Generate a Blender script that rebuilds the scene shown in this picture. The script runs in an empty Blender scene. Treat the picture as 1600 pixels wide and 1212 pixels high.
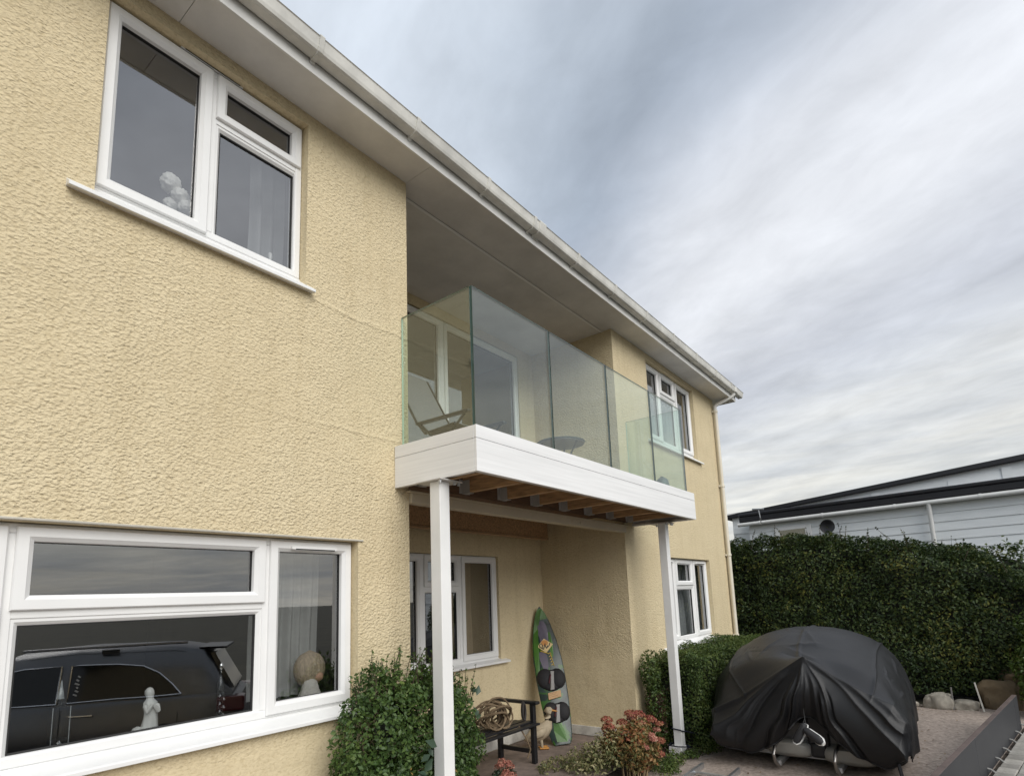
import bpy, bmesh, math, random
import numpy as np
from mathutils import Vector, Matrix
R = math.radians
scene = bpy.context.scene
COL = scene.collection

# ------------------------------------------------------------------ camera
cam_d = bpy.data.cameras.new('camera')
cam = bpy.data.objects.new('camera', cam_d); COL.objects.link(cam)
rt = Vector((0.60785378, -0.79310112, -0.03878651))
up = Vector((-0.10026729, -0.12511967, 0.98706207))
fw = Vector((0.78769299, 0.5961004, 0.15557657))
m = Matrix((rt, up, -fw)).transposed().to_4x4()
m.translation = Vector((0.0, -3.2796, 1.7318))
cam.matrix_world = m
cam_d.sensor_fit = 'HORIZONTAL'; cam_d.sensor_width = 36.0
cam_d.lens = 905.2376 / 1600 * 36
cam_d.shift_x = -0.0052; cam_d.shift_y = 0.115
cam_d.clip_end = 3000; cam_d.clip_start = 0.05
scene.camera = cam

# ------------------------------------------------------------------ light
EXPO = 0.86
scene.view_settings.view_transform = 'Standard'
scene.view_settings.look = 'None'
scene.view_settings.exposure = EXPO
scene.view_settings.gamma = 1.0
SUN_DIR = Vector((-0.27, -0.76, 0.59)).normalized()      # towards the sun
sun_d = bpy.data.lights.new('sun', 'SUN'); sun_d.energy = 1.5; sun_d.angle = R(50); sun_d.color = (1.0, 0.965, 0.91)
sun = bpy.data.objects.new('sun', sun_d); COL.objects.link(sun)
sun.rotation_euler = (-SUN_DIR).to_track_quat('-Z', 'Y').to_euler()

world = bpy.data.worlds.new('World'); scene.world = world; world.use_nodes = True
def build_world():
    nt = world.node_tree; N = nt.nodes; L = nt.links; N.clear()
    def mth(op, a, b=None, clamp=False):
        n = N.new('ShaderNodeMath'); n.operation = op; n.use_clamp = clamp
        for i, v in enumerate((a, b)):
            if v is None: continue
            if isinstance(v, (int, float)): n.inputs[i].default_value = v
            else: L.new(v, n.inputs[i])
        return n.outputs[0]
    out = N.new('ShaderNodeOutputWorld'); bg = N.new('ShaderNodeBackground')
    L.new(bg.outputs[0], out.inputs[0])
    tc = N.new('ShaderNodeTexCoord'); sp = N.new('ShaderNodeSeparateXYZ'); L.new(tc.outputs['Generated'], sp.inputs[0])
    zz = mth('ADD', mth('MAXIMUM', sp.outputs[2], 0.0), 0.08)
    px = mth('DIVIDE', sp.outputs[0], zz); py = mth('DIVIDE', sp.outputs[1], zz)
    a = mth('ADD', mth('MULTIPLY', px, 0.5), mth('MULTIPLY', py, 0.866))
    b = mth('SUBTRACT', mth('MULTIPLY', px, 0.866), mth('MULTIPLY', py, 0.5))
    def noise(sa, sb, scale, detail, rough, dist, off=0.0):
        c = N.new('ShaderNodeCombineXYZ')
        L.new(mth('MULTIPLY', a, sa), c.inputs[0]); L.new(mth('MULTIPLY', b, sb), c.inputs[1]); c.inputs[2].default_value = off
        n = N.new('ShaderNodeTexNoise'); L.new(c.outputs[0], n.inputs['Vector'])
        n.inputs['Scale'].default_value = scale; n.inputs['Detail'].default_value = detail
        n.inputs['Roughness'].default_value = rough; n.inputs['Distortion'].default_value = dist
        return n.outputs['Fac']
    n1 = noise(0.8, 1.3, 1.2, 5, 0.5, 0.3, 3.1)
    n2 = noise(0.9, 1.7, 1.7, 7, 0.52, 0.5, 7.7)
    n3 = noise(2.4, 3.4, 1.9, 8, 0.60, 0.35, 1.3)
    bw = mth('ADD', b, mth('MULTIPLY', mth('SUBTRACT', n1, 0.5), 0.62))
    ramp = N.new('ShaderNodeValToRGB'); L.new(mth('DIVIDE', mth('ADD', bw, 1.5), 8.0, True), ramp.inputs[0])
    ramp.color_ramp.interpolation = 'B_SPLINE'
    stops = [(-1.5, (.64, .70, .77)), (-0.7, (.55, .61, .69)), (-0.1, (.72, .78, .86)), (0.34, (.62, .69, .78)), (0.55, (.41, .47, .555)),
             (0.66, (.37, .425, .51)), (0.86, (.66, .70, .77)), (1.15, (.80, .82, .86)), (1.40, (.77, .795, .84)), (1.72, (.55, .58, .65)),
             (2.05, (.66, .69, .73)), (2.3, (.78, .795, .80)), (2.7, (.62, .65, .685)), (3.1, (.80, .80, .775)), (3.9, (.56, .60, .64)),
             (5.0, (.70, .69, .66)), (6.4, (.60, .61, .62))]
    cr = ramp.color_ramp.elements
    while len(cr) < len(stops): cr.new(0.5)
    for e, (p, c) in zip(cr, stops):
        e.position = (p + 1.5) / 8.0; e.color = (*c, 1)
    k = mth('ADD', 1.0, mth('ADD', mth('MULTIPLY', mth('SUBTRACT', n2, 0.5), 0.50), mth('MULTIPLY', mth('SUBTRACT', n3, 0.5), 0.40)))
    v = N.new('ShaderNodeVectorMath'); v.operation = 'SCALE'; L.new(ramp.outputs[0], v.inputs[0]); L.new(k, v.inputs['Scale'])
    # pale band of thin cloud towards the horizon
    hz = N.new('ShaderNodeMix'); hz.data_type = 'RGBA'
    hf = mth('MULTIPLY', mth('POWER', mth('SUBTRACT', 1.0, mth('MAXIMUM', sp.outputs[2], 0.0)), 11.0), 0.6)
    L.new(hf, hz.inputs[0]); L.new(v.outputs[0], hz.inputs[6]); hz.inputs[7].default_value = (.76, .755, .73, 1)
    # long flat streaks low in the sky, the bright ones slightly golden
    cz = N.new('ShaderNodeCombineXYZ'); L.new(mth('MULTIPLY', sp.outputs[0], 2.2), cz.inputs[0]); L.new(mth('MULTIPLY', sp.outputs[1], 2.2), cz.inputs[1]); L.new(mth('MULTIPLY', sp.outputs[2], 22.0), cz.inputs[2])
    n4 = N.new('ShaderNodeTexNoise'); L.new(cz.outputs[0], n4.inputs['Vector']); n4.inputs['Scale'].default_value = 1.5; n4.inputs['Detail'].default_value = 7; n4.inputs['Roughness'].default_value = .6; n4.inputs['Distortion'].default_value = .5
    r4 = N.new('ShaderNodeValToRGB'); L.new(n4.outputs['Fac'], r4.inputs[0])
    r4.color_ramp.elements[0].position = .36; r4.color_ramp.elements[0].color = (.66, .69, .74, 1); r4.color_ramp.elements[1].position = .62; r4.color_ramp.elements[1].color = (1.26, 1.20, 1.07, 1)
    lowf = mth('POWER', mth('SUBTRACT', 1.0, mth('MAXIMUM', sp.outputs[2], 0.0)), 6.0)
    ml = N.new('ShaderNodeMix'); ml.data_type = 'RGBA'; ml.blend_type = 'MULTIPLY'; L.new(lowf, ml.inputs[0]); L.new(hz.outputs[2], ml.inputs[6]); L.new(r4.outputs[0], ml.inputs[7])
    # the clear sky behind the cloud, a small share
    sky = N.new('ShaderNodeTexSky'); sky.sky_type = 'NISHITA'; sky.sun_disc = False
    sky.sun_elevation = math.asin(SUN_DIR.z); sky.sun_rotation = math.atan2(SUN_DIR.x, SUN_DIR.y)
    sv = N.new('ShaderNodeVectorMath'); sv.operation = 'SCALE'; L.new(sky.outputs[0], sv.inputs[0]); sv.inputs['Scale'].default_value = 0.1
    mx = N.new('ShaderNodeMix'); mx.data_type = 'RGBA'; mx.inputs[0].default_value = 0.06
    L.new(ml.outputs[2], mx.inputs[6]); L.new(sv.outputs[0], mx.inputs[7])
    L.new(mx.outputs[2], bg.inputs[0])
    bg.inputs[1].default_value = 2 ** (-EXPO) * 1.07
build_world()
scene.cycles.max_bounces = 10; scene.cycles.transparent_max_bounces = 24
scene.cycles.diffuse_bounces = 4; scene.cycles.glossy_bounces = 4
scene.cycles.use_denoising = True
scene.cycles.sample_clamp_indirect = 6.0

# ------------------------------------------------------------------ materials
MATS = {}
def _base(name):
    m = bpy.data.materials.new(name); m.use_nodes = True
    return m, m.node_tree.nodes, m.node_tree.links, m.node_tree.nodes['Principled BSDF']
def mat(name, col, rough=0.5, var=0.0, vscale=3.0, bump=0.0, bscale=60.0, metal=0.0, spec=0.5, col2=None, stretch=(1, 1, 1), emis=None, sheen=0.0, detail=4.0, alpha=1.0):
    if name in MATS: return MATS[name]
    m, N, L, P = _base(name)
    P.inputs['Base Color'].default_value = (*col, 1); P.inputs['Roughness'].default_value = rough
    P.inputs['Metallic'].default_value = metal; P.inputs['Specular IOR Level'].default_value = spec
    if sheen: P.inputs['Sheen Weight'].default_value = sheen
    tc = N.new('ShaderNodeTexCoord'); mp = N.new('ShaderNodeMapping'); L.new(tc.outputs['Object'], mp.inputs[0]); mp.inputs['Scale'].default_value = stretch
    if var or col2:
        n = N.new('ShaderNodeTexNoise'); n.inputs['Scale'].default_value = vscale; n.inputs['Detail'].default_value = 6; n.inputs['Roughness'].default_value = 0.6
        L.new(mp.outputs[0], n.inputs['Vector'])
        rp = N.new('ShaderNodeValToRGB'); L.new(n.outputs['Fac'], rp.inputs[0])
        c2 = col2 if col2 else tuple(c * (1 - var) for c in col)
        c1 = col if col2 else tuple(min(1, c * (1 + var * 0.5)) for c in col)
        rp.color_ramp.elements[0].position = 0.3; rp.color_ramp.elements[0].color = (*c2, 1)
        rp.color_ramp.elements[1].position = 0.68; rp.color_ramp.elements[1].color = (*c1, 1)
        L.new(rp.outputs[0], P.inputs['Base Color'])
    if bump:
        n = N.new('ShaderNodeTexNoise'); n.inputs['Scale'].default_value = bscale; n.inputs['Detail'].default_value = detail
        L.new(mp.outputs[0], n.inputs['Vector'])
        bp = N.new('ShaderNodeBump'); bp.inputs['Strength'].default_value = 1.0; bp.inputs['Distance'].default_value = bump
        L.new(n.outputs['Fac'], bp.inputs['Height']); L.new(bp.outputs[0], P.inputs['Normal'])
    MATS[name] = m
    return m

def mat_render(name='cream_render', smooth=False):
    """painted roughcast: short worm-like ridges; fades to finer grain on the plinth"""
    m, N, L, P = _base(name)
    tc = N.new('ShaderNodeNewGeometry')
    mp = N.new('ShaderNodeMapping'); L.new(tc.outputs['Position'], mp.inputs[0])
    mp.inputs['Rotation'].default_value = (0.0, R(-14), 0.0); mp.inputs['Scale'].default_value = (1, 1, 1.4)
    n1 = N.new('ShaderNodeTexNoise'); n1.inputs['Scale'].default_value = 47; n1.inputs['Detail'].default_value = 2; n1.inputs['Roughness'].default_value = .5; n1.inputs['Distortion'].default_value = .7
    L.new(mp.outputs[0], n1.inputs['Vector'])
    vo = N.new('ShaderNodeTexVoronoi'); vo.feature = 'SMOOTH_F1'; vo.inputs['Scale'].default_value = 52; vo.inputs['Smoothness'].default_value = .55
    L.new(mp.outputs[0], vo.inputs['Vector'])
    n2 = N.new('ShaderNodeTexNoise'); n2.inputs['Scale'].default_value = 1.1; n2.inputs['Detail'].default_value = 5
    L.new(tc.outputs['Position'], n2.inputs['Vector'])
    n3 = N.new('ShaderNodeTexNoise'); n3.inputs['Scale'].default_value = 110; n3.inputs['Detail'].default_value = 3
    L.new(tc.outputs['Position'], n3.inputs['Vector'])
    def mth(op, a, b):
        n = N.new('ShaderNodeMath'); n.operation = op
        for i, v in enumerate((a, b)):
            if isinstance(v, (int, float)): n.inputs[i].default_value = v
            else: L.new(v, n.inputs[i])
        return n.outputs[0]
    h = mth('ADD', mth('MULTIPLY', n1.outputs['Fac'], 1.0), mth('MULTIPLY', vo.outputs['Distance'], -0.55))
    h = mth('ADD', h, mth('MULTIPLY', n3.outputs['Fac'], 0.16))
    # coats of different thickness across the wall
    amp = N.new('ShaderNodeMapRange'); L.new(n2.outputs['Fac'], amp.inputs[0]); amp.inputs[1].default_value = .3; amp.inputs[2].default_value = .7; amp.inputs[3].default_value = .6; amp.inputs[4].default_value = 1.15
    h = mth('MULTIPLY', h, amp.outputs[0])
    sp = N.new('ShaderNodeSeparateXYZ'); L.new(tc.outputs['Position'], sp.inputs[0])
    pl = N.new('ShaderNodeMapRange'); L.new(sp.outputs[2], pl.inputs[0]); pl.inputs[1].default_value = .9; pl.inputs[2].default_value = 1.05
    pl.inputs[3].default_value = .22; pl.inputs[4].default_value = 1
    h = mth('MULTIPLY', h, pl.outputs[0])
    # an old day-work joint at sill height and broad trowel waves
    n5 = N.new('ShaderNodeTexNoise'); n5.inputs['Scale'].default_value = 2.3; n5.inputs['Detail'].default_value = 4; L.new(tc.outputs['Position'], n5.inputs['Vector'])
    zj = mth('ADD', sp.outputs[2], mth('MULTIPLY', n5.outputs['Fac'], 0.10))
    xm = N.new('ShaderNodeMapRange'); L.new(sp.outputs[0], xm.inputs[0]); xm.inputs[1].default_value = 1.6; xm.inputs[2].default_value = 2.5
    for zc, am in ((3.845, .5), (2.98, .35)):
        dz = mth('DIVIDE', mth('SUBTRACT', zj, zc), 0.014); h = mth('ADD', h, mth('MULTIPLY', mth('POWER', 2.718, mth('MULTIPLY', mth('MULTIPLY', dz, dz), -1.0)), mth('MULTIPLY', mth('MULTIPLY', xm.outputs[0], mth('LESS_THAN', sp.outputs[0], 3.0)), am)))
    h = mth('ADD', h, mth('MULTIPLY', n5.outputs['Fac'], 2.2))
    bp = N.new('ShaderNodeBump'); bp.inputs['Strength'].default_value = 0.9; bp.inputs['Distance'].default_value = 0.0145 if not smooth else (0.004 if smooth is True else smooth)
    L.new(h, bp.inputs['Height']); L.new(bp.outputs[0], P.inputs['Normal'])
    rp = N.new('ShaderNodeValToRGB'); L.new(n2.outputs['Fac'], rp.inputs[0])
    rp.color_ramp.elements[0].position = .3; rp.color_ramp.elements[0].color = (.640, .535, .345, 1)
    rp.color_ramp.elements[1].position = .7; rp.color_ramp.elements[1].color = (.705, .600, .400, 1)
    # darker tone in the hollows of the roughcast, and faint runs
    mx = N.new('ShaderNodeMix'); mx.data_type = 'RGBA'; mx.blend_type = 'MULTIPLY'
    g = N.new('ShaderNodeMapRange'); L.new(n1.outputs['Fac'], g.inputs[0]); g.inputs[1].default_value = .52; g.inputs[2].default_value = .3; g.inputs[3].default_value = 0; g.inputs[4].default_value = .5
    L.new(g.outputs[0], mx.inputs[0]); L.new(rp.outputs[0], mx.inputs[6]); mx.inputs[7].default_value = (.70, .66, .58, 1)
    # weathering: rain runs and blotches in the paint
    m2 = N.new('ShaderNodeMapping'); m2.inputs['Scale'].default_value = (5, 5, .35); L.new(tc.outputs['Position'], m2.inputs[0])
    n6 = N.new('ShaderNodeTexNoise'); n6.inputs['Scale'].default_value = 1.6; n6.inputs['Detail'].default_value = 6; n6.inputs['Roughness'].default_value = .65; L.new(m2.outputs[0], n6.inputs['Vector'])
    w6 = N.new('ShaderNodeMapRange'); L.new(n6.outputs['Fac'], w6.inputs[0]); w6.inputs[1].default_value = .50; w6.inputs[2].default_value = .72; w6.inputs[3].default_value = 0; w6.inputs[4].default_value = .55
    my = N.new('ShaderNodeMix'); my.data_type = 'RGBA'; my.blend_type = 'MULTIPLY'; L.new(w6.outputs[0], my.inputs[0]); L.new(mx.outputs[2], my.inputs[6]); my.inputs[7].default_value = (.86, .84, .80, 1)
    L.new(my.outputs[2], P.inputs['Base Color'])
    P.inputs['Roughness'].default_value = 0.85; P.inputs['Specular IOR Level'].default_value = 0.25
    MATS[name] = m
    return m

def mat_glass(name, tint, f0, refl=(1, 1, 1), wav=0.0):
    """clear sheet: mirror share after Schlick, the same from both faces"""
    m, N, L, P = _base(name); N.remove(P)
    out = N['Material Output']
    tr = N.new('ShaderNodeBsdfTransparent'); tr.inputs[0].default_value = (*tint, 1)
    gl = N.new('ShaderNodeBsdfGlossy'); gl.inputs['Roughness'].default_value = 0.0; gl.inputs[0].default_value = (*refl, 1)
    g = N.new('ShaderNodeNewGeometry')
    d = N.new('ShaderNodeVectorMath'); d.operation = 'DOT_PRODUCT'; L.new(g.outputs['Incoming'], d.inputs[0]); L.new(g.outputs['Normal'], d.inputs[1])
    def mth(op, a, b=None):
        n = N.new('ShaderNodeMath'); n.operation = op
        for i, v in enumerate((a, b)):
            if v is None: continue
            if isinstance(v, (int, float)): n.inputs[i].default_value = v
            else: L.new(v, n.inputs[i])
        return n.outputs[0]
    c = mth('ABSOLUTE', d.outputs['Value'])
    F = mth('ADD', f0, mth('MULTIPLY', 1 - f0, mth('POWER', mth('SUBTRACT', 1.0, c), 5.0)))
    if wav:
        n = N.new('ShaderNodeTexNoise'); n.inputs['Scale'].default_value = 1.4; n.inputs['Detail'].default_value = 1
        L.new(g.outputs['Position'], n.inputs['Vector'])
        bp = N.new('ShaderNodeBump'); bp.inputs['Distance'].default_value = wav; L.new(n.outputs['Fac'], bp.inputs['Height']); L.new(bp.outputs[0], gl.inputs['Normal'])
    mx = N.new('ShaderNodeMixShader'); L.new(F, mx.inputs[0]); L.new(tr.outputs[0], mx.inputs[1]); L.new(gl.outputs[0], mx.inputs[2])
    L.new(mx.outputs[0], out.inputs[0])
    MATS[name] = m
    return m

def mat_leaf(name, cols, rough=0.45, trans=0.25, spec=0.4):
    m, N, L, P = _base(name)
    g = N.new('ShaderNodeNewGeometry'); rp = N.new('ShaderNodeValToRGB')
    nz_ = N.new('ShaderNodeTexNoise'); nz_.inputs['Scale'].default_value = 2.2; nz_.inputs['Detail'].default_value = 3; L.new(g.outputs['Position'], nz_.inputs['Vector'])
    a_ = N.new('ShaderNodeMath'); a_.operation = 'MULTIPLY_ADD'; L.new(g.outputs['Random Per Island'], a_.inputs[0]); a_.inputs[1].default_value = .72
    b2 = N.new('ShaderNodeMath'); b2.operation = 'MULTIPLY_ADD'; L.new(nz_.outputs['Fac'], b2.inputs[0]); b2.inputs[1].default_value = 1.1; b2.inputs[2].default_value = -.41
    L.new(b2.outputs[0], a_.inputs[2]); L.new(a_.outputs[0], rp.inputs[0])
    cr = rp.color_ramp.elements
    while len(cr) < len(cols): cr.new(0.5)
    for i, (e, c) in enumerate(zip(cr, cols)): e.position = c[0]; e.color = (*c[1], 1)
    L.new(rp.outputs[0], P.inputs['Base Color']); P.inputs['Roughness'].default_value = rough; P.inputs['Specular IOR Level'].default_value = spec
    t = N.new('ShaderNodeBsdfTranslucent'); L.new(rp.outputs[0], t.inputs[0])
    mx = N.new('ShaderNodeMixShader'); mx.inputs[0].default_value = trans
    L.new(P.outputs[0], mx.inputs[1]); L.new(t.outputs[0], mx.inputs[2]); L.new(mx.outputs[0], N['Material Output'].inputs[0])
    MATS[name] = m
    return m

render_m = mat_render(); render_s = mat_render('cream_render_smooth', True); render_g = mat_render('cream_render_gentle', .014)
upvc = mat('white_upvc', (.80, .80, .79), .32, var=.05, vscale=2.5)
upvc_old = mat('white_upvc_weathered', (.72, .715, .69), .42, var=.10, vscale=5)
soffit_m = mat('soffit_paint', (.70, .685, .66), .7, var=.16, vscale=2.2, bump=.0008, bscale=40)
gutter_m = mat('gutter_plastic', (.64, .63, .585), .45, var=.22, vscale=5)
fascia_m = mat('white_cladding', (.82, .82, .815), .4, var=.09, vscale=7, bump=.0006, bscale=30, stretch=(.15, .15, 8))
cream_p = mat('cream_metal_paint', (.56, .485, .355), .5, var=.08, vscale=3)
wood_m = mat('joist_timber', (.50, .31, .16), .7, var=.45, vscale=9, bump=.0015, bscale=25, stretch=(6, .7, 6))
wood_d = mat('deck_timber_dark', (.17, .10, .055), .8, var=.4, vscale=8, bump=.0015, bscale=25, stretch=(.7, 6, 6))
post_m = mat('white_post_paint', (.80, .80, .785), .4, var=.06, vscale=3)
galv = mat('galvanised_steel', (.55, .56, .57), .38, metal=.9, var=.2, vscale=25)
chrome = mat('stainless_rail', (.36, .34, .32), .42, metal=1.0, var=.1, vscale=8)
black_p = mat('black_paint', (.012, .012, .014), .45, var=.2, vscale=8)
rubber = mat('gasket_rubber', (.02, .02, .02), .7)
win_glass = mat_glass('window_glass', (.78, .80, .80), .27, wav=.0012)
bal_glass = mat_glass('balcony_glass', (.905, .965, .94), .09)
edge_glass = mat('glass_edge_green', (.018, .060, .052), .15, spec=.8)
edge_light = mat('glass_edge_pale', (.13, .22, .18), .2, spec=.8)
edge_pale = mat('glass_edge_lit', (.50, .64, .48), .2, spec=.8)  # same glass at the wall end, the light it catches put into the colour
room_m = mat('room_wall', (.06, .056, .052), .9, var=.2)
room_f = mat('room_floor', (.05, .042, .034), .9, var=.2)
curtain_m = mat('net_curtain', (.70, .70, .70), .9, var=.1, vscale=12)
curtain_b = mat('beige_curtain', (.30, .235, .17), .9, var=.15, vscale=12)

# ------------------------------------------------------------------ mesh helpers
ORG = {}
class MB:
    def __init__(s): s.v = []; s.f = []; s.mi = []
    def add(s, vs, fs, mi=0):
        o = len(s.v); s.v += [tuple(p) for p in vs]; s.f += [tuple(i + o for i in f) for f in fs]; s.mi += [mi] * len(fs); return s
    def quad(s, a, b, c, d, mi=0): return s.add((a, b, c, d), ((0, 1, 2, 3),), mi)
    def box(s, x0, x1, y0, y1, z0, z1, mi=0):
        x0, x1 = sorted((x0, x1)); y0, y1 = sorted((y0, y1)); z0, z1 = sorted((z0, z1))
        vs = [(x, y, z) for z in (z0, z1) for y in (y0, y1) for x in (x0, x1)]
        return s.add(vs, ((0, 2, 3, 1), (4, 5, 7, 6), (0, 1, 5, 4), (1, 3, 7, 5), (3, 2, 6, 7), (2, 0, 4, 6)), mi)
    def bar(s, p, q, w, h, upv=(0, 0, 1), mi=0):
        p = Vector(p); q = Vector(q); d = (q - p).normalized(); u = Vector(upv)
        if abs(d.dot(u)) > .98: u = Vector((0, 1, 0))
        sx = d.cross(u).normalized() * w / 2; sy = sx.cross(d).normalized() * h / 2
        vs = [p - sx - sy, p + sx - sy, p + sx + sy, p - sx + sy, q - sx - sy, q + sx - sy, q + sx + sy, q - sx + sy]
        return s.add(vs, ((0, 1, 2, 3), (7, 6, 5, 4), (0, 4, 5, 1), (1, 5, 6, 2), (2, 6, 7, 3), (3, 7, 4, 0)), mi)
    def tube(s, pts, r, n=8, mi=0, cap=True):
        pts = [Vector(p) for p in pts]; rs = r if isinstance(r, (list, tuple)) else [r] * len(pts)
        vs = []; u = None
        for i, p in enumerate(pts):
            d = (pts[min(i + 1, len(pts) - 1)] - pts[max(i - 1, 0)])
            d = d.normalized() if d.length > 1e-9 else Vector((0, 0, 1))
            if u is None:
                u = d.orthogonal().normalized()
            else:
                u = (u - d * u.dot(d)); u = u.normalized() if u.length > 1e-6 else d.orthogonal().normalized()
            w = d.cross(u)
            for k in range(n):
                a = 2 * math.pi * k / n; vs.append(p + (u * math.cos(a) + w * math.sin(a)) * rs[i])
        fs = []
        for i in range(len(pts) - 1):
            for k in range(n): fs.append((i * n + k, i * n + (k + 1) % n, (i + 1) * n + (k + 1) % n, (i + 1) * n + k))
        if cap: fs.append(tuple(range(n - 1, -1, -1))); fs.append(tuple(range((len(pts) - 1) * n, len(pts) * n)))
        return s.add(vs, fs, mi)
    def rings(s, rings, close=True, caps=True, mi=0):
        n = len(rings[0]); vs = [p for r in rings for p in r]; fs = []
        for i in range(len(rings) - 1):
            for k in range(n if close else n - 1): fs.append((i * n + k, i * n + (k + 1) % n, (i + 1) * n + (k + 1) % n, (i + 1) * n + k))
        if caps: fs.append(tuple(range(n - 1, -1, -1))); fs.append(tuple(range((len(rings) - 1) * n, len(rings) * n)))
        return s.add(vs, fs, mi)
    def lathe(s, c, prof, n=16, mi=0, sx=1, sy=1, rot=0):
        rg = []
        for r, z in prof:
            rg.append([(c[0] + r * sx * math.cos(2 * math.pi * k / n) * math.cos(rot) - r * sy * math.sin(2 * math.pi * k / n) * math.sin(rot),
                        c[1] + r * sx * math.cos(2 * math.pi * k / n) * math.sin(rot) + r * sy * math.sin(2 * math.pi * k / n) * math.cos(rot), c[2] + z) for k in range(n)])
        return s.rings(rg, mi=mi)
    def prism(s, prof, axis, t0, t1, mi=0):
        def P(a, b, t): return {'x': (t, a, b), 'y': (a, t, b), 'z': (a, b, t)}[axis]
        n = len(prof); vs = [P(a, b, t0) for a, b in prof] + [P(a, b, t1) for a, b in prof]
        fs = [(k, (k + 1) % n, n + (k + 1) % n, n + k) for k in range(n)] + [tuple(range(n - 1, -1, -1)), tuple(range(n, 2 * n))]
        return s.add(vs, fs, mi)
    def loop(s, x0, x1, z0, z1, prof, ytf=lambda y: y, mi=0):
        """mitred rectangular frame in the xz plane, prof = [(inset, y)...] closed"""
        rg = []
        for ins, y in prof: rg.append([(x0 + ins, y, z0 + ins), (x1 - ins, y, z0 + ins), (x1 - ins, y, z1 - ins), (x0 + ins, y, z1 - ins)])
        rg.append(rg[0])
        return s.rings(rg, caps=False, mi=mi)
    def build(s, name, material, parent=None, smooth=False, bevel=0.0, seg=1, kind=None):
        o0 = ORG.get(parent.name, Vector((0, 0, 0))) if parent else Vector((0, 0, 0))
        me = bpy.data.meshes.new(name)
        me.from_pydata([(p[0] - o0.x, p[1] - o0.y, p[2] - o0.z) for p in s.v], [], s.f)
        for mm in (material if isinstance(material, (list, tuple)) else [material]): me.materials.append(mm)
        if any(s.mi): me.polygons.foreach_set('material_index', s.mi)
        bm = bmesh.new(); bm.from_mesh(me)
        bmesh.ops.recalc_face_normals(bm, faces=bm.faces)
        if bevel:
            ed = [e for e in bm.edges if len(e.link_faces) == 2 and e.calc_face_angle(0) > 0.5]
            bmesh.ops.bevel(bm, geom=ed, offset=bevel, segments=seg, affect='EDGES', profile=.6, clamp_overlap=True)
        bm.to_mesh(me); bm.free()
        if smooth:
            me.polygons.foreach_set('use_smooth', [True] * len(me.polygons))
            if smooth != 'all': me.set_sharp_from_angle(angle=R(smooth if smooth is not True and smooth > 1 else 42))
        me.update()
        o = bpy.data.objects.new(name, me); COL.objects.link(o)
        if parent: o.parent = parent
        if kind: o['kind'] = kind
        ORG[o.name] = o0.copy()
        return o

def thing(name, label, cat, loc=(0, 0, 0), group=None):
    o = bpy.data.objects.new(name, None); COL.objects.link(o); o.location = loc; o.empty_display_size = .1
    ORG[o.name] = Vector(loc); tag(o, label, cat, group); return o
def tag(o, label, cat, group=None):
    o['label'] = label; o['category'] = cat
    if group: o['group'] = group
    return o
def struct(o): o['kind'] = 'structure'; return o

def np_mesh(name, V, F, material, parent=None, kind=None, smooth=False):
    o0 = ORG.get(parent.name, Vector((0, 0, 0))) if parent else Vector((0, 0, 0))
    V = np.asarray(V, np.float32) - np.array(o0, np.float32); F = np.asarray(F, np.int32)
    me = bpy.data.meshes.new(name); k = F.shape[1]
    me.vertices.add(len(V)); me.vertices.foreach_set('co', V.ravel())
    me.loops.add(F.size); me.loops.foreach_set('vertex_index', F.ravel())
    me.polygons.add(len(F)); me.polygons.foreach_set('loop_start', np.arange(0, F.size, k, dtype=np.int32))
    for mm in (material if isinstance(material, (list, tuple)) else [material]): me.materials.append(mm)
    if smooth: me.polygons.foreach_set('use_smooth', [True] * len(F))
    me.update(calc_edges=True); me.validate()
    o = bpy.data.objects.new(name, me); COL.objects.link(o)
    if parent: o.parent = parent
    if kind: o['kind'] = kind
    ORG[o.name] = o0.copy()
    return o

def leaves(P, Nn, size, rng, aspect=.5, fold=.25, jit=.6, szvar=.4):
    """V,F of folded leaves at P facing roughly Nn"""
    n = len(P)
    Nn = Nn + rng.normal(0, jit, (n, 3)); Nn /= np.linalg.norm(Nn, axis=1)[:, None] + 1e-9
    T = rng.normal(0, 1, (n, 3)); T -= (T * Nn).sum(1)[:, None] * Nn; T /= np.linalg.norm(T, axis=1)[:, None] + 1e-9
    B = np.cross(Nn, T); s = (size * (1 + rng.uniform(-szvar, szvar, n)))[:, None]
    b = P - T * s * .5; t = P + T * s * .5
    l = P - T * s * .05 + B * s * aspect * .5 + Nn * s * fold * .5; r = P - T * s * .05 - B * s * aspect * .5 + Nn * s * fold * .5
    V = np.stack([b, l, t, r], 1).reshape(-1, 3)
    i = np.arange(n) * 4
    F = np.concatenate([np.stack([i, i + 1, i + 2], 1), np.stack([i, i + 2, i + 3], 1)])
    return V, F

def vnoise(P, scale, seed=0):
    """cheap smooth value noise, numpy"""
    rng = np.random.default_rng(seed); tab = rng.uniform(-1, 1, (32, 32, 32))
    q = np.asarray(P) * scale; i = np.floor(q).astype(int); f = q - i; f = f * f * (3 - 2 * f)
    out = 0
    for dx in (0, 1):
        for dy in (0, 1):
            for dz in (0, 1):
                w = (f[:, 0] if dx else 1 - f[:, 0]) * (f[:, 1] if dy else 1 - f[:, 1]) * (f[:, 2] if dz else 1 - f[:, 2])
                out = out + w * tab[(i[:, 0] + dx) % 32, (i[:, 1] + dy) % 32, (i[:, 2] + dz) % 32]
    return out

# ================================================================== THE HOUSE
XA, XB, XC, RD, ZS = 2.97, 6.52, 10.42, 1.286, 5.17
house = thing('cream_house', 'cream roughcast two-storey house with white windows and a recessed balcony bay', 'house', (XA, 0, 0))

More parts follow.
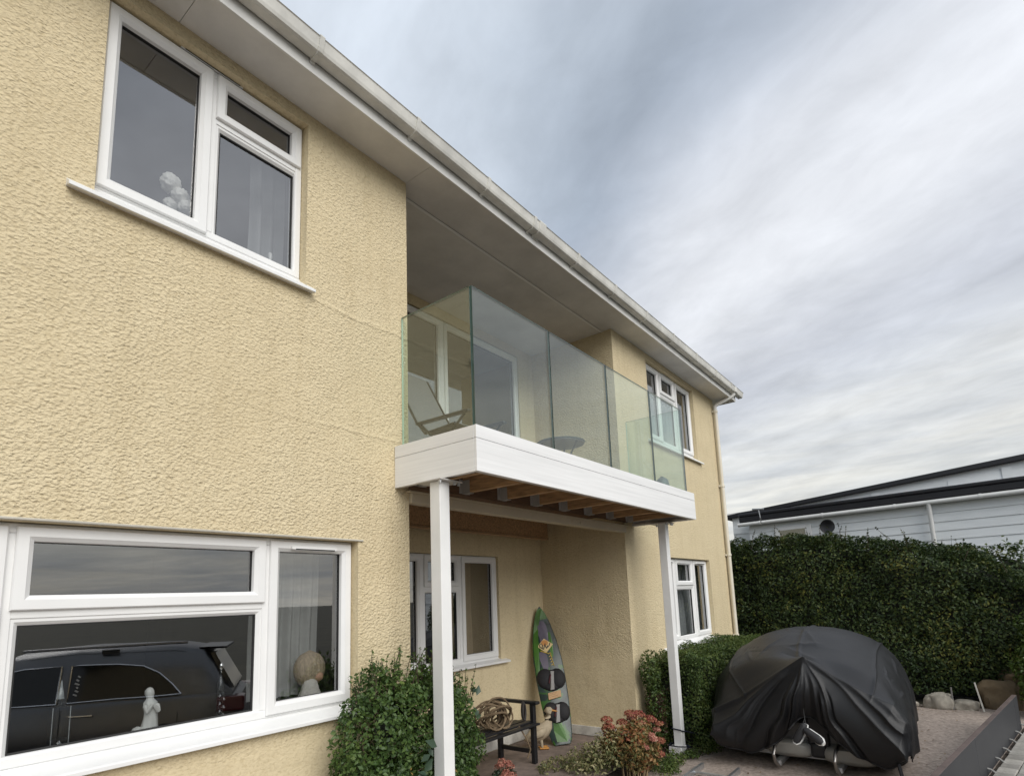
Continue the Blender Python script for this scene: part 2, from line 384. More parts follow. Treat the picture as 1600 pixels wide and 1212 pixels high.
def wall_xz(mb, x0, x1, z0, z1, y, holes, depth, mi=0, mr=1):
    xs = sorted({x0, x1, *[h[0] for h in holes], *[h[1] for h in holes]}); zs = sorted({z0, z1, *[h[2] for h in holes], *[h[3] for h in holes]})
    for i in range(len(xs) - 1):
        for k in range(len(zs) - 1):
            cx, cz = (xs[i] + xs[i + 1]) / 2, (zs[k] + zs[k + 1]) / 2
            if any(h[0] < cx < h[1] and h[2] < cz < h[3] for h in holes): continue
            mb.quad((xs[i], y, zs[k]), (xs[i + 1], y, zs[k]), (xs[i + 1], y, zs[k + 1]), (xs[i], y, zs[k + 1]), mi)
    for a, b, c, d in holes:
        e = y + depth
        mb.quad((a, y, c), (a, e, c), (a, e, d), (a, y, d), mr); mb.quad((b, y, c), (b, e, c), (b, e, d), (b, y, d), mr)
        mb.quad((a, y, d), (b, y, d), (b, e, d), (a, e, d), mr); mb.quad((a, y, c), (b, y, c), (b, e, c), (a, e, c), mr)

W1 = (.857, 2.063, 3.83, 5.083); W2 = (.057, 2.503, 1.036, 2.153)
W3 = (3.715, 5.59, .98, 2.24); W4 = (7.55, 9.39, 3.83, 5.083); W5 = (7.55, 9.49, .955, 2.209)
DR = (3.34, 6.175, 2.84, 5.045)
w = MB(); wall_xz(w, -3.6, XA, -.3, ZS + .02, 0, [W1, W2], .16)
w.quad((XA, 0, -.3), (XA, RD, -.3), (XA, RD, ZS + .02), (XA, 0, ZS + .02))
w.quad((-3.6, 0, -.3), (-3.6, 7, -.3), (-3.6, 7, ZS + .02), (-3.6, 0, ZS + .02))
w.build('wall', [render_m, render_s], house)
w = MB(); wall_xz(w, XA, XB, -.3, ZS + .02, RD, [W3, DR], .12); w.build('recess_wall', [render_s, render_s], house)
w = MB(); wall_xz(w, XB, XC, -.3, ZS + .02, 0, [W4, W5], .16)
w.quad((XB, 0, -.3), (XB, RD, -.3), (XB, RD, ZS + .02), (XB, 0, ZS + .02), 2)
w.quad((XC, 0, -.3), (XC, 7, -.3), (XC, 7, ZS + .02), (XC, 0, ZS + .02))
w.quad((-3.6, 7, -.3), (XC, 7, -.3), (XC, 7, ZS + .02), (-3.6, 7, ZS + .02))
w.build('wing_wall', [render_m, render_s, render_g], house)
# skirting boards in the porch
sk = mat('skirting_paint', (.60, .58, .53), .6, var=.35, vscale=7)
MB().box(XB - .022, XB - .002, .012, RD - .004, .004, .115).build('skirting_board', sk, house, bevel=.003)
MB().box(XA + .004, XB - .026, RD - .024, RD - .003, .004, .115).build('skirting_board', sk, house, bevel=.003)

def window(x0, x1, z0, z1, yf, lights, sill=None, vents=(), name='window', fw_=.05):
    f = MB(); d = .07
    f.loop(x0, x1, z0, z1, [(0, yf), (.004, yf - .004), (fw_ - .008, yf - .004), (fw_, yf + .006), (fw_, yf + d), (0, yf + d)])
    for i, (a, b, cells) in enumerate(lights):
        if i: f.box(a - .022, a + .022, yf - .002, yf + d - .002, z0 + fw_ - .003, z1 - fw_ + .003)
        for (c, e, op) in cells[1:]: f.box(a + (.022 if i else fw_ - .003), b - (.022 if i < len(lights) - 1 else fw_ - .003), yf - .0015, yf + d - .003, c - .02, c + .02)
    win = f.build(name, upvc, house, bevel=.0015)
    for a, b, cells in lights:
        for c, e, op in cells:
            s = MB(); q = MB()
            if op:
                i0 = .014; y0 = yf - .022
                s.loop(a + i0, b - i0, c + i0, e - i0, [(0, yf + .002), (0, y0 + .006), (.005, y0), (.046, y0), (.05, y0 + .004), (.066, y0 + .018), (.069, yf + .03), (.06, yf + .045), (0, yf + .045)])
                gi = i0 + .066
            else:
                i0 = .02; y0 = yf + .004
                s.loop(a + i0, b - i0, c + i0, e - i0, [(0, yf + .02), (0, y0), (.016, y0), (.034, y0 + .018), (.036, yf + .04), (0, yf + .04)])
                gi = i0 + .034
            s.loop(a + gi - .002, b - gi + .002, c + gi - .002, e - gi + .002, [(0, yf + .018), (.006, yf + .019), (.007, yf + .036), (0, yf + .036)], mi=1)
            so = s.build('sash', [upvc, rubber], win)
            g = gi - .003; yg = yf + .03
            q.quad((a + g, yg, c + g), (b - g, yg, c + g), (b - g, yg, e - g), (a + g, yg, e - g)).build('pane', win_glass, win)
    if sill:
        s0, s1, sb = sill; yb = yf + .05; yo = yf - .128 if yf < 1 else yf - .11
        MB().prism([(yo, sb), (yo, sb + .02), (yo + .01, sb + .026), (yf - .002, z0 - .012), (yf - .002, z0 - .001), (yb, z0 - .001), (yb, sb + .012), (yo + .02, sb + .012), (yo + .02, sb)], 'x', s0, s1).build('sill', upvc, win, bevel=.002)
    for (a, b, z, y) in vents:
        MB().box(a, b, y - .016, y, z - .011, z + .011).box(a + .02, b - .02, y - .02, y - .0165, z - .016, z - .004, 1).build('trickle_vent', [upvc, rubber], win, bevel=.002)
    return win

yw = .075
MB().box(.0, 2.54, -.012, .02, 2.1535, 2.166).build('drip_bead', mat('bead_plastic', (.52, .49, .42), .5, var=.2), house, bevel=.003)
window(.06, 2.50, 1.09, 2.15, yw, [(.06, .68, [(1.09, 2.15, 1)]), (.68, 1.885, [(1.09, 1.745, 0), (1.745, 2.15, 1)]), (1.885, 2.50, [(1.09, 2.15, 1)])], (.0, 2.56, 1.022), [(2.03, 2.36, 2.095, yw - .022)])
window(.86, 2.06, 3.935, 5.08, yw, [(.86, 1.45, [(3.935, 5.08, 1)]), (1.45, 2.06, [(3.935, 4.745, 0), (4.745, 5.08, 1)])], (.74, 2.11, 3.812), [(1.24, 1.62, 5.087, yw - .004)])
window(3.72, 5.585, 1.025, 2.235, RD + .04, [(3.72, 4.35, [(1.025, 2.235, 1)]), (4.35, 4.94, [(1.025, 1.865, 0), (1.865, 2.235, 1)]), (4.94, 5.585, [(1.025, 2.235, 1)])], (3.65, 5.69, .965))
window(7.555, 9.385, 3.935, 5.08, yw, [(7.555, 8.14, [(3.935, 5.08, 1)]), (8.14, 8.74, [(3.935, 4.72, 0), (4.72, 5.08, 1)]), (8.74, 9.385, [(3.935, 5.08, 1)])], (7.44, 9.52, 3.812), [(8.25, 8.62, 5.087, yw - .004)])
window(7.555, 9.485, 1.035, 2.205, yw, [(7.555, 8.19, [(1.035, 2.205, 1)]), (8.19, 8.885, [(1.035, 1.80, 0), (1.80, 2.205, 1)]), (8.885, 9.485, [(1.035, 2.205, 1)])], (7.44, 9.6, .935), [(7.66, 8.05, 2.155, yw - .022), (9.0, 9.36, 2.155, yw - .022)])
window(3.35, 6.165, 2.85, 5.035, RD + .02, [(3.35, 4.705, [(2.85, 5.035, 1)]), (4.705, 6.165, [(2.85, 5.035, 1)])], name='patio_door', fw_=.06)

# rooms behind the windows
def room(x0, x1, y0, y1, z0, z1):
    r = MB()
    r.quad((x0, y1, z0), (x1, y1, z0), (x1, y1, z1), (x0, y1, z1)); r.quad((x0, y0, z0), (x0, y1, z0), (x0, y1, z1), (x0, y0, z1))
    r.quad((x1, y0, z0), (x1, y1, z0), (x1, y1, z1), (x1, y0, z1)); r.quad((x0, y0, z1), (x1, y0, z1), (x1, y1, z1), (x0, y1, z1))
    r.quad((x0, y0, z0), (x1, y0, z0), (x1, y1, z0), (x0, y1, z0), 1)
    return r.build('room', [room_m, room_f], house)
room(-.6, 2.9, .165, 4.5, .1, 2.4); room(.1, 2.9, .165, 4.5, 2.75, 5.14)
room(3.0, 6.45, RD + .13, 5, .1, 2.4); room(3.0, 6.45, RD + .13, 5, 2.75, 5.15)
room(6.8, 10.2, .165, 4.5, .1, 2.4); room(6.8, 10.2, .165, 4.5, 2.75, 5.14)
board_m = mat('window_board', (.55, .55, .53), .5)
for (a, b, y, z) in ((.06, 2.5, .15, 1.085), (.86, 2.06, .15, 3.93), (3.72, 5.58, RD + .115, 1.02), (7.56, 9.38, .15, 3.93), (7.56, 9.48, .15, 1.03)):
    MB().box(a, b, y, y + .24, z - .03, z).build('window_board', board_m, house, bevel=.004)

def curtain(x0, x1, z0, z1, y, m_, amp=.03, wl=.09, tie=None, seed=1):
    n = int((x1 - x0) / .01); rows = 14; V = []; F = []; rr = random.Random(seed); ph = [rr.uniform(0, 6) for _ in range(4)]
    for j in range(rows + 1):
        t = j / rows; z = z0 + (z1 - z0) * t
        for i in range(n + 1):
            u = i / n; x = x0 + (x1 - x0) * u
            if tie: x = tie + (x - tie) * (.45 + .55 * abs(t - .35) ** .8 / .65 ** .8) if t > .0 else x
            yy = y + amp * (math.sin(u * (x1 - x0) / wl * 6.28 + ph[0]) + .5 * math.sin(u * (x1 - x0) / wl * 6.28 * .43 + ph[1] + t)) + .01 * math.sin(t * 5 + ph[2])
            V.append((x, yy, z))
    for j in range(rows):
        for i in range(n): k = j * (n + 1) + i; F.append((k, k + 1, k + n + 2, k + n + 1))
    o = np_mesh('curtain', V, F, m_, house, smooth=True); return o
curtain(1.96, 2.46, 1.14, 2.12, .42, mat('thin_curtain', (.44, .44, .43), .9, var=.12, vscale=10), .02, .075, seed=2)
curtain(1.90, 2.14, 3.95, 5.05, .46, mat('grey_net', (.36, .37, .38), .9), .03, .1, seed=3)
curtain(.76, .90, 3.95, 5.05, .46, mat('grey_net', (.36, .37, .38), .9), .03, .1, seed=4)
curtain(5.2, 5.48, 1.05, 2.22, RD + .38, curtain_b, .02, .14, seed=5)
curtain(3.75, 4.28, 1.75, 2.22, RD + .3, curtain_m, .02, .1, seed=6)
curtain(4.4, 4.9, 1.9, 2.22, RD + .3, curtain_m, .02, .1, seed=16)
curtain(8.0, 9.55, 1.05, 2.18, .27, mat('grey_net', (.36, .37, .38), .9), .022, .10, seed=7)
curtain(9.6, 10.15, 1.05, 2.18, .27, mat('grey_curtain', (.16, .16, .16), .9), .03, .12, seed=8)
curtain(7.6, 10.1, 3.95, 4.8, .36, curtain_m, .025, .11, seed=9)
curtain(3.4, 3.75, 2.9, 5.0, RD + .5, curtain_m, .03, .12, seed=10)

# soffit, fascia, gutter
YF = -.30
so_edges = [-3.6, -1.2, 1.2, XA, 5.35, 7.8, 8.55, 10.72]
for i, (a, b) in enumerate(zip(so_edges[:-1], so_edges[1:])):
    MB().box(a + .0015, b - .0015, YF + .002, .125, ZS, ZS + .012).build('soffit_panel', soffit_m, house)
for a, b in ((XA + .002, 4.75), (4.753, XB - .002)):
    MB().box(a, b, .15, RD - .002, ZS - .006, ZS + .012).build('soffit_panel', soffit_m, house)
MB().box(XA + .002, XB - .002, .122, .152, ZS - .009, ZS - .0065).build('cover_strip', upvc, house)
MB().box(-3.6, 10.74, YF - .018, YF, ZS - .012, ZS + .165).build('fascia_board', upvc_old, house, bevel=.002)
gp = [(-.322, 5.332), (-.322, 5.250), (-.332, 5.240), (-.392, 5.241), (-.408, 5.250), (-.416, 5.270), (-.430, 5.333), (-.437, 5.338), (-.430, 5.345), (-.424, 5.338), (-.410, 5.272), (-.402, 5.256), (-.390, 5.247), (-.336, 5.246), (-.328, 5.254), (-.328, 5.332)]
gut = MB().prism(gp, 'x', -3.6, 10.90).build('gutter', gutter_m, house)
MB().prism(gp[:8], 'x', 10.895, 10.903).build('end_cap', gutter_m, gut)
def clip(x, wd=.034):
    c = [(-.3185, 5.34), (-.3185, 5.215), (-.324, 5.215), (-.331, 5.231), (-.394, 5.232), (-.415, 5.244), (-.425, 5.268), (-.444, 5.34), (-.438, 5.351), (-.42, 5.351), (-.400, 5.345)]
    out = [(y - .0, z) for y, z in c]; inn = [(-.34, 5.30), (-.36, 5.29)]
    MB().prism(out + inn, 'x', x, x + wd).build('bracket', gutter_m, gut, bevel=.002)
for x in (-2.4, -1.5, -.65, .18, 1.0, 1.86, 2.70, 3.53, 4.22, 5.02, 5.86, 6.72, 7.6, 8.5, 9.4, 10.2): clip(x)
clip(4.31, .10)
# gable end boards and roof
MB().box(10.74, 10.76, YF - .019, 3.2, ZS - .013, ZS + .18).build('barge_board', upvc_old, house)
MB().box(XC + .002, 10.738, .127, 3.2, ZS, ZS + .012).build('gable_soffit', soffit_m, house)
rf = MB(); tile_m = mat('roof_tile', (.16, .13, .115), .8, var=.4, vscale=6, bump=.002, bscale=50)
for j in range(14):
    y0 = -.385 + j * .29; z0 = 5.345 + j * .165
    rf.add([(-3.7, y0, z0), (10.82, y0, z0), (10.82, y0 + .33, z0 + .176), (-3.7, y0 + .33, z0 + .176), (-3.7, y0, z0 - .02), (10.82, y0, z0 - .02), (10.82, y0 + .33, z0 + .156), (-3.7, y0 + .33, z0 + .156)],
           ((0, 1, 2, 3), (4, 7, 6, 5), (0, 4, 5, 1), (1, 5, 6, 2), (3, 2, 6, 7), (0, 3, 7, 4)))
rf.quad((-3.7, 3.67, 7.6), (10.82, 3.67, 7.6), (10.82, 8, 5.2), (-3.7, 8, 5.2))
rf.build('roof', tile_m, house)
# downpipe with swan neck
pipe_m = mat('cream_pipe', (.70, .65, .54), .42, var=.08, vscale=3)
def sq(pts, w_): 
    b_ = MB()
    return b_.tube(pts, w_, 12)
dp = sq([(10.355, -.055, 4.98), (10.355, -.055, -.06)], .034).build('downpipe', pipe_m, house, smooth=True)
sq([(10.47, -.372, 5.262), (10.47, -.372, 5.215), (10.465, -.355, 5.185), (10.37, -.085, 5.06), (10.355, -.055, 5.03), (10.355, -.055, 4.94)], .035).build('swan_neck', upvc_old, dp, smooth=True)
MB().box(10.42, 10.52, -.435, -.31, 5.235, 5.345).build('outlet', gutter_m, dp, bevel=.008)
for z in (4.93, 3.55, 2.32, .95):
    MB().lathe((10.355, -.055, z), [(.041, -.02), (.043, -.015), (.043, .015), (.041, .02)], 14).box(10.30, 10.41, -.03, -.003, z - .016, z + .016).build('pipe_clip', pipe_m, dp)

# ================================================================== BALCONY
XL, XR, PJ, ZT, ZBt = 2.83, 6.80, -.818, 2.887, 2.568
bal = thing('balcony', 'white clad balcony with frameless glass panels on two white posts', 'balcony', (4.8, -.4, 0))
zm = 2.795
MB().box(XL, XR, PJ, PJ + .02, zm + .0015, ZT).build('fascia_board', fascia_m, bal, bevel=.0015)
MB().box(XL, XR, PJ, PJ + .022, ZBt, zm - .0015).build('fascia_board', fascia_m, bal, bevel=.0015)
for xs_, xe in ((XL, XL + .022), (XR - .022, XR)):
    MB().box(xs_, xe, PJ + .0235, -.003, zm + .0015, ZT - .001).build('fascia_board', fascia_m, bal, bevel=.0015)
    MB().box(xs_, xe, PJ + .0235, -.003, ZBt, zm - .0015).build('fascia_board', fascia_m, bal, bevel=.0015)
# capping strip behind the glass, underside trims
trim_m = mat('underside_trim', (.52, .50, .47), .6, var=.15)
MB().box(XL + .024, XR - .024, PJ + .024, PJ + .062, ZBt + .006, ZBt + .03).box(XL + .024, XL + .06, PJ + .064, -.004, ZBt + .006, ZBt + .03).box(XR - .06, XR - .024, PJ + .064, -.004, ZBt + .006, ZBt + .03).build('underside_trim', trim_m, bal)
deck = MB().box(XL + .026, XR - .026, PJ + .026, -.002, 2.80, ZT - .012).build('deck', wood_d, bal)
MB().box(XA + .004, XB - .004, .0, RD - .004, 2.72, ZT - .014).build('deck', wood_d, bal)
MB().box(XL + .06, XR - .06, PJ + .064, PJ + .10, 2.60, 2.799).build('rim_joist', wood_m, bal)
for i in range(8):
    x = 3.02 + i * .50
    j = MB().box(x, x + .047, PJ + .102, -.052, 2.605, 2.799).build('joist', wood_m, bal, bevel=.002)
    MB().box(x - .004, x - .001, -.13, -.051, 2.60, 2.71).box(x + .048, x + .051, -.13, -.051, 2.60, 2.71).box(x - .04, x + .087, -.0505, -.048, 2.60, 2.72).box(x - .004, x + .051, -.13, -.051, 2.597, 2.6005).build('joist_hanger', mat('hanger_white', (.46, .45, .43), .5, var=.15), j)
MB().box(XA - .04, XB + .05, -.046, -.004, 2.60, 2.798).build('ledger_board', wood_d, bal)
bm_ = MB().box(XA + .002, XB - .002, -.030, .055, 2.470, 2.548).box(XA - .03, XB + .03, -.043, .060, 2.5485, 2.562).build('steel_beam', cream_p, bal, bevel=.003)
MB().lathe((5.30, -.0302, 2.507), [(.001, 0), (.001, 0)], 6).build('spot', cream_p, bal) if False else None
for x in (5.25, 5.43):
    MB().tube([(x, -.0305, 2.505), (x, -.04, 2.505)], .012, 8).build('bolt', cream_p, bal)
MB().box(XA + .003, 6.40, 1.07, 1.14, 2.50, 2.70).box(XA + .003, 6.40, 1.062, 1.148, 2.472, 2.4985, 1).build('timber_beam', [wood_m, mat('beam_strip', (.42, .27, .15), .6, var=.2)], bal, bevel=.003)
for i in range(7):                                                       # soffit boards of the porch
    a = .062 + i * .144
    MB().box(XA + .004, XB - .004, a, a + .141, 2.702, 2.719).build('ceiling_board', wood_d, bal, bevel=.002)
for i, (px0, top) in enumerate(((2.795, 2.556), (6.60, 2.556))):
    zb = -.10
    p = MB().box(px0, px0 + .096, -.502, -.406, zb, 2.545).build('post', post_m, bal, bevel=.006, seg=2)
    br = MB().box(px0 - .035, px0 + .19, -.545, -.30, 2.5455, 2.5555)
    br.build('post_bracket', trim_m, p, bevel=.002)
    for bx_, by_ in ((px0 + .125, -.525), (px0 + .165, -.525), (px0 + .15, -.33), (px0 - .02, -.525)):
        MB().tube([(bx_, by_, 2.552), (bx_, by_, 2.525)], .011, 6).build('bolt', galv, p)
    if i: MB().box(px0 - .06, px0 + .10, -.51, -.36, zb, zb + .085).build('base_shoe', post_m, p, bevel=.006)
# glass panels, 17 mm sheets standing in a channel behind the fascia
YG, ZG0, ZG1 = -.745, ZT - .02, 3.948
def panel(p, q, th, nrm):
    p = Vector(p); q = Vector(q); n = Vector(nrm) * th; b_ = MB(); d = (q - p).normalized() * .0012
    z0, z1 = ZG0, ZG1
    def P(a, z, k): return (a.x + n.x * k, a.y + n.y * k, z)
    vs = [P(p, z0, 0), P(q, z0, 0), P(q, z0, 1), P(p, z0, 1), P(p, z1, 0), P(q, z1, 0), P(q, z1, 1), P(p, z1, 1)]
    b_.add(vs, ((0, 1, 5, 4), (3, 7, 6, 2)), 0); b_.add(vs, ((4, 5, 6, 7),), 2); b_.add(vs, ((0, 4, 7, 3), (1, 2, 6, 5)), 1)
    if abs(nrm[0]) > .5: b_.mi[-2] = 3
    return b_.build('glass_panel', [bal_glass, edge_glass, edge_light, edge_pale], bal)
xg = [2.905, 3.885, 4.872, 5.866, 6.775]
for a, b in zip(xg[:-1], xg[1:]): panel((a + .0045, YG, 0), (b - .0045, YG, 0), .017, (0, 1, 0))
panel((2.905, -.004, 0), (2.905, YG + .021, 0), .017, (1, 0, 0)); panel((6.775, -.004, 0), (6.775, YG + .021, 0), .017, (-1, 0, 0))
edge_ch = mat('glass_channel', (.55, .55, .53), .4)
MB().box(2.86, 6.78, -.766, -.748, ZT - .03, ZT + .006).build('glass_channel', edge_ch, bal)

# ================================================================== GROUND
drive_m = mat('resin_gravel_drive', (.37, .305, .26), .9, var=.45, vscale=26, bump=.004, bscale=160)
soil_m = mat('garden_soil', (.06, .045, .032), .95, var=.5, vscale=14, bump=.02, bscale=30)
patio_m = mat('porch_paving', (.20, .155, .13), .85, var=.35, vscale=9, bump=.003, bscale=70)
land_m = mat('rough_land', (.045, .042, .026), .95, var=.5, vscale=.5, bump=.03, bscale=4)
road_m = mat('asphalt', (.05, .05, .052), .85, var=.3, vscale=20, bump=.003, bscale=120)
g = MB()
g.quad((-900, -3.97, -.104), (900, -3.97, -.104), (900, 900, -.104), (-900, 900, -.104))
struct(g.build('ground', land_m))
g = MB(); g.quad((-900, -3.97, -.104), (900, -3.97, -.104), (900, -4.45, -.36), (-900, -4.45, -.36)); struct(g.build('verge', land_m))
g = MB(); g.quad((-900, -4.45, -.36), (900, -4.45, -.36), (900, -11, -.36), (-900, -11, -.36)); struct(g.build('road', road_m))
g = MB()
for i in range(12):
    y0 = -11 - i * 8; g.quad((-900, y0, -.36 - .02 * i), (900, y0, -.36 - .02 * i), (900, y0 - 8, -.36 - .02 * (i + 1)), (-900, y0 - 8, -.36 - .02 * (i + 1)))
g.quad((-900, -107, -.6), (900, -107, -.6), (900, -900, -.6), (-900, -900, -.6)); struct(g.build('foreshore', land_m))
MBd = MB().quad((-4, -3.9, -.1), (10.9, -3.9, -.1), (10.9, -.45, -.1), (-4, -.45, -.1))
struct(MBd.build('driveway', drive_m))
bed = MB().quad((-4, -.449, -.098), (10.6, -.449, -.098), (10.6, -.001, -.098), (-4, -.001, -.098)); struct(bed.build('planting_bed', soil_m))
struct(MB().box(XA + .001, XB - .024, -.14, RD - .026, -.09, .0).build('porch_floor', patio_m))

# ================================================================== NEIGHBOUR
nb = thing('boarded_bungalow', 'pale grey boarded bungalow with black roof edges behind the tall hedge', 'house', (17.5, -3, 0))
clad_m = mat('grey_cladding', (.80, .825, .83), .5, var=.07, vscale=2, stretch=(1, 1, 6))
felt_m = mat('black_roof_edge', (.011, .011, .014), .5, var=.2, vscale=4)
A0 = Vector((17.9, 1.72, 0)); Adir = (Vector((16.89, -4.57, 0)) - A0).normalized(); An = Vector((Adir.y, -Adir.x, 0))
if An.x > 0: An = -An
def NP(t, z, off=0): v = A0 + Adir * t + An * off; return (v.x, v.y, z)
def nbox(t0, t1, o0, o1, z0, z1, name, m_, parent=nb, bevel=0):
    vs = [NP(t, z, o) for z in (z0, z1) for o in (o0, o1) for t in (t0, t1)]
    return MB().add(vs, ((0, 2, 3, 1), (4, 5, 7, 6), (0, 1, 5, 4), (1, 3, 7, 5), (3, 2, 6, 7), (2, 0, 4, 6))).build(name, m_, parent, bevel=bevel)
nbox(.12, 13, -4, -.02, -.1, 3.62, 'wall', clad_m)
for k in range(9):                                                        # lap boards of the lower wall
    z1 = 3.55 - k * .215; z0 = z1 - .213
    vs = [NP(.1, z0, .012), NP(13, z0, .012), NP(13, z1, -.006), NP(.1, z1, -.006), NP(.1, z0, -.018), NP(13, z0, -.018), NP(13, z1, -.018), NP(.1, z1, -.018)]
    MB().add(vs, ((0, 1, 2, 3), (4, 7, 6, 5), (0, 4, 5, 1), (2, 6, 7, 3), (0, 3, 7, 4), (1, 5, 6, 2))).build('plank', clad_m, nb)
nbox(-.12, 13, -4.1, .16, 3.665, 3.84, 'flat_roof', felt_m, bevel=.02)
nbox(-.12, 13, .1, .19, 3.842, 3.93, 'roof_edge', felt_m, bevel=.02)
ng = MB().tube([NP(-.14, 3.60, .17), NP(13, 3.60, .17)], .055, 10).build('gutter', upvc_old, nb, smooth=True)
nbox(-.12, 13, .02, .11, 3.57, 3.663, 'fascia_board', upvc_old)
for t in (.5, 2.2, 3.9, 5.6, 7.3): MB().tube([NP(t, 3.60, .17), NP(t + .05, 3.60, .17)], .065, 10).build('bracket', upvc_old, ng)
ndp = MB().tube([NP(4.62, 3.58, .17), NP(4.62, 3.45, .13), NP(4.62, .0, .10)], .05, 10).build('downpipe', upvc_old, nb, smooth=True)
# small window just above the hedge
nw = nbox(.85, 1.85, .012, .05, 2.3, 3.42, 'window', upvc, bevel=.006)
nbox(1.0, 1.7, .0505, .056, 2.4, 3.32, 'pane', win_glass, nw)
# gable wall that rises behind the extension
GX = 18.6
def gz(y): return 3.93 + (2.35 - y) * .0905
g = MB(); ys = [2.32, -10]
g.add([(GX, 2.3, -.1), (GX, -10, -.1), (GX, -10, gz(-10)), (GX, 2.3, gz(2.3)), (GX + 4, 2.3, -.1), (GX + 4, -10, -.1), (GX + 4, -10, gz(-10)), (GX + 4, 2.3, gz(2.3))],
      ((0, 1, 2, 3), (4, 7, 6, 5), (0, 3, 7, 4), (1, 5, 6, 2), (3, 2, 6, 7))).build('gable_wall', clad_m, nb)
for k in range(7):
    z0 = 3.42 + k * .235; z1 = z0 + .232
    y_l = min(2.3, 2.35 - (z1 + .08 - 3.93) / .0905)
    if y_l < -9: continue
    for (ya, yb_) in ((y_l, -1.6), (-1.64, -4.35), (-4.55, -9.9)):
        ya = min(ya, y_l)
        if ya <= yb_ + .1: continue
        MB().add([(GX - .022, ya, z0), (GX - .022, yb_, z0), (GX - .004, yb_, z1), (GX - .004, ya, z1), (GX - .001, ya, z0), (GX - .001, yb_, z0), (GX - .001, yb_, z1), (GX - .001, ya, z1)],
                 ((0, 1, 2, 3), (4, 7, 6, 5), (0, 4, 5, 1), (2, 6, 7, 3), (0, 3, 7, 4), (1, 5, 6, 2))).build('plank', clad_m, nb)
for y in (-1.62, -4.45):
    MB().box(GX - .035, GX - .0225, y - .1, y + .1, 3.4, gz(y) - .1).build('cover_strip', clad_m, nb)
g = MB().add([(GX - .16, 2.5, gz(2.5) - .02), (GX - .16, -10, gz(-10) - .02), (GX - .16, -10, gz(-10) + .13), (GX - .16, 2.5, gz(2.5) + .10), (GX + 4, 2.5, gz(2.5) - .02), (GX + 4, -10, gz(-10) - .02), (GX + 4, -10, gz(-10) + .13), (GX + 4, 2.5, gz(2.5) + .10)],
             ((0, 1, 2, 3), (4, 7, 6, 5), (0, 4, 5, 1), (2, 6, 7, 3), (0, 3, 7, 4), (1, 5, 6, 2))).build('verge_roof', felt_m, nb, bevel=.015)
ds = thing('satellite_dish', 'small black satellite dish on the boarded bungalow just above the hedge', 'satellite dish', NP(2.36, 3.27, .1))
c = NP(2.36, 3.27, .25)
b_ = MB(); rg = []
for r_, d_ in ((.015, 0), (.09, .012), (.15, .035), (.19, .06), (.185, .066), (.1, .02), (.015, .01)):
    ring = []
    for k in range(18):
        a = 2 * math.pi * k / 18; v = Vector(c) + An * d_ + Adir * r_ * math.cos(a) + Vector((0, 0, 1)) * r_ * math.sin(a); ring.append(tuple(v))
    rg.append(ring)
b_.rings(rg).build('dish', black_p, ds, smooth=True)
MB().tube([NP(2.36, 3.27, .0), NP(2.36, 3.27, .25)], .02, 8).tube([NP(2.36, 3.1, .27), NP(2.36, 3.18, .5)], .012, 6).build('arm', black_p, ds)
ae = thing('television_aerial', 'thin aerial mast with a cable at the left end of the bungalow roof', 'aerial', (17.3, 1.1, 3.84))
MB().tube([(17.3, 1.12, 3.55), (17.2, 1.10, 3.70), (17.2, 1.13, 3.95)], .014, 6).build('mast', galv, ae)
MB().tube([(17.2, .98, 3.93), (17.2, 1.30, 3.96)], .022, 6).build('crossbar', galv, ae)
MB().tube([(17.2, 1.2, 3.93), (17.5, 2.3, 3.92), (18.5, 5, 3.98)], .008, 5).build('cable', mat('grey_cable', (.45, .45, .45), .6), ae)

# ================================================================== HEDGES AND SHRUBS
leaf_dark = mat_leaf('hedge_leaf', [(0, (.014, .030, .010)), (.4, (.032, .056, .016)), (.75, (.066, .092, .022)), (1, (.17, .165, .035))], .5, .2, .28)
leaf_mid = mat_leaf('clipped_hedge_leaf', [(0, (.024, .048, .012)), (.5, (.068, .112, .024)), (1, (.16, .19, .05))], .5, .25)
leaf_shrub = mat_leaf('shrub_leaf', [(0, (.024, .050, .014)), (.4, (.058, .108, .026)), (.8, (.105, .165, .040)), (1, (.17, .22, .06))], .45, .25, .4)
leaf_red = mat_leaf('bronze_leaf', [(0, (.05, .03, .02)), (1, (.11, .06, .035))], .5)
twig_m = mat('twig_bark', (.075, .05, .035), .9, var=.3, vscale=30)
core_m = mat('dark_core', (.012, .014, .008), .95)  # opaque dark fill added inside the crowns so nothing shows through

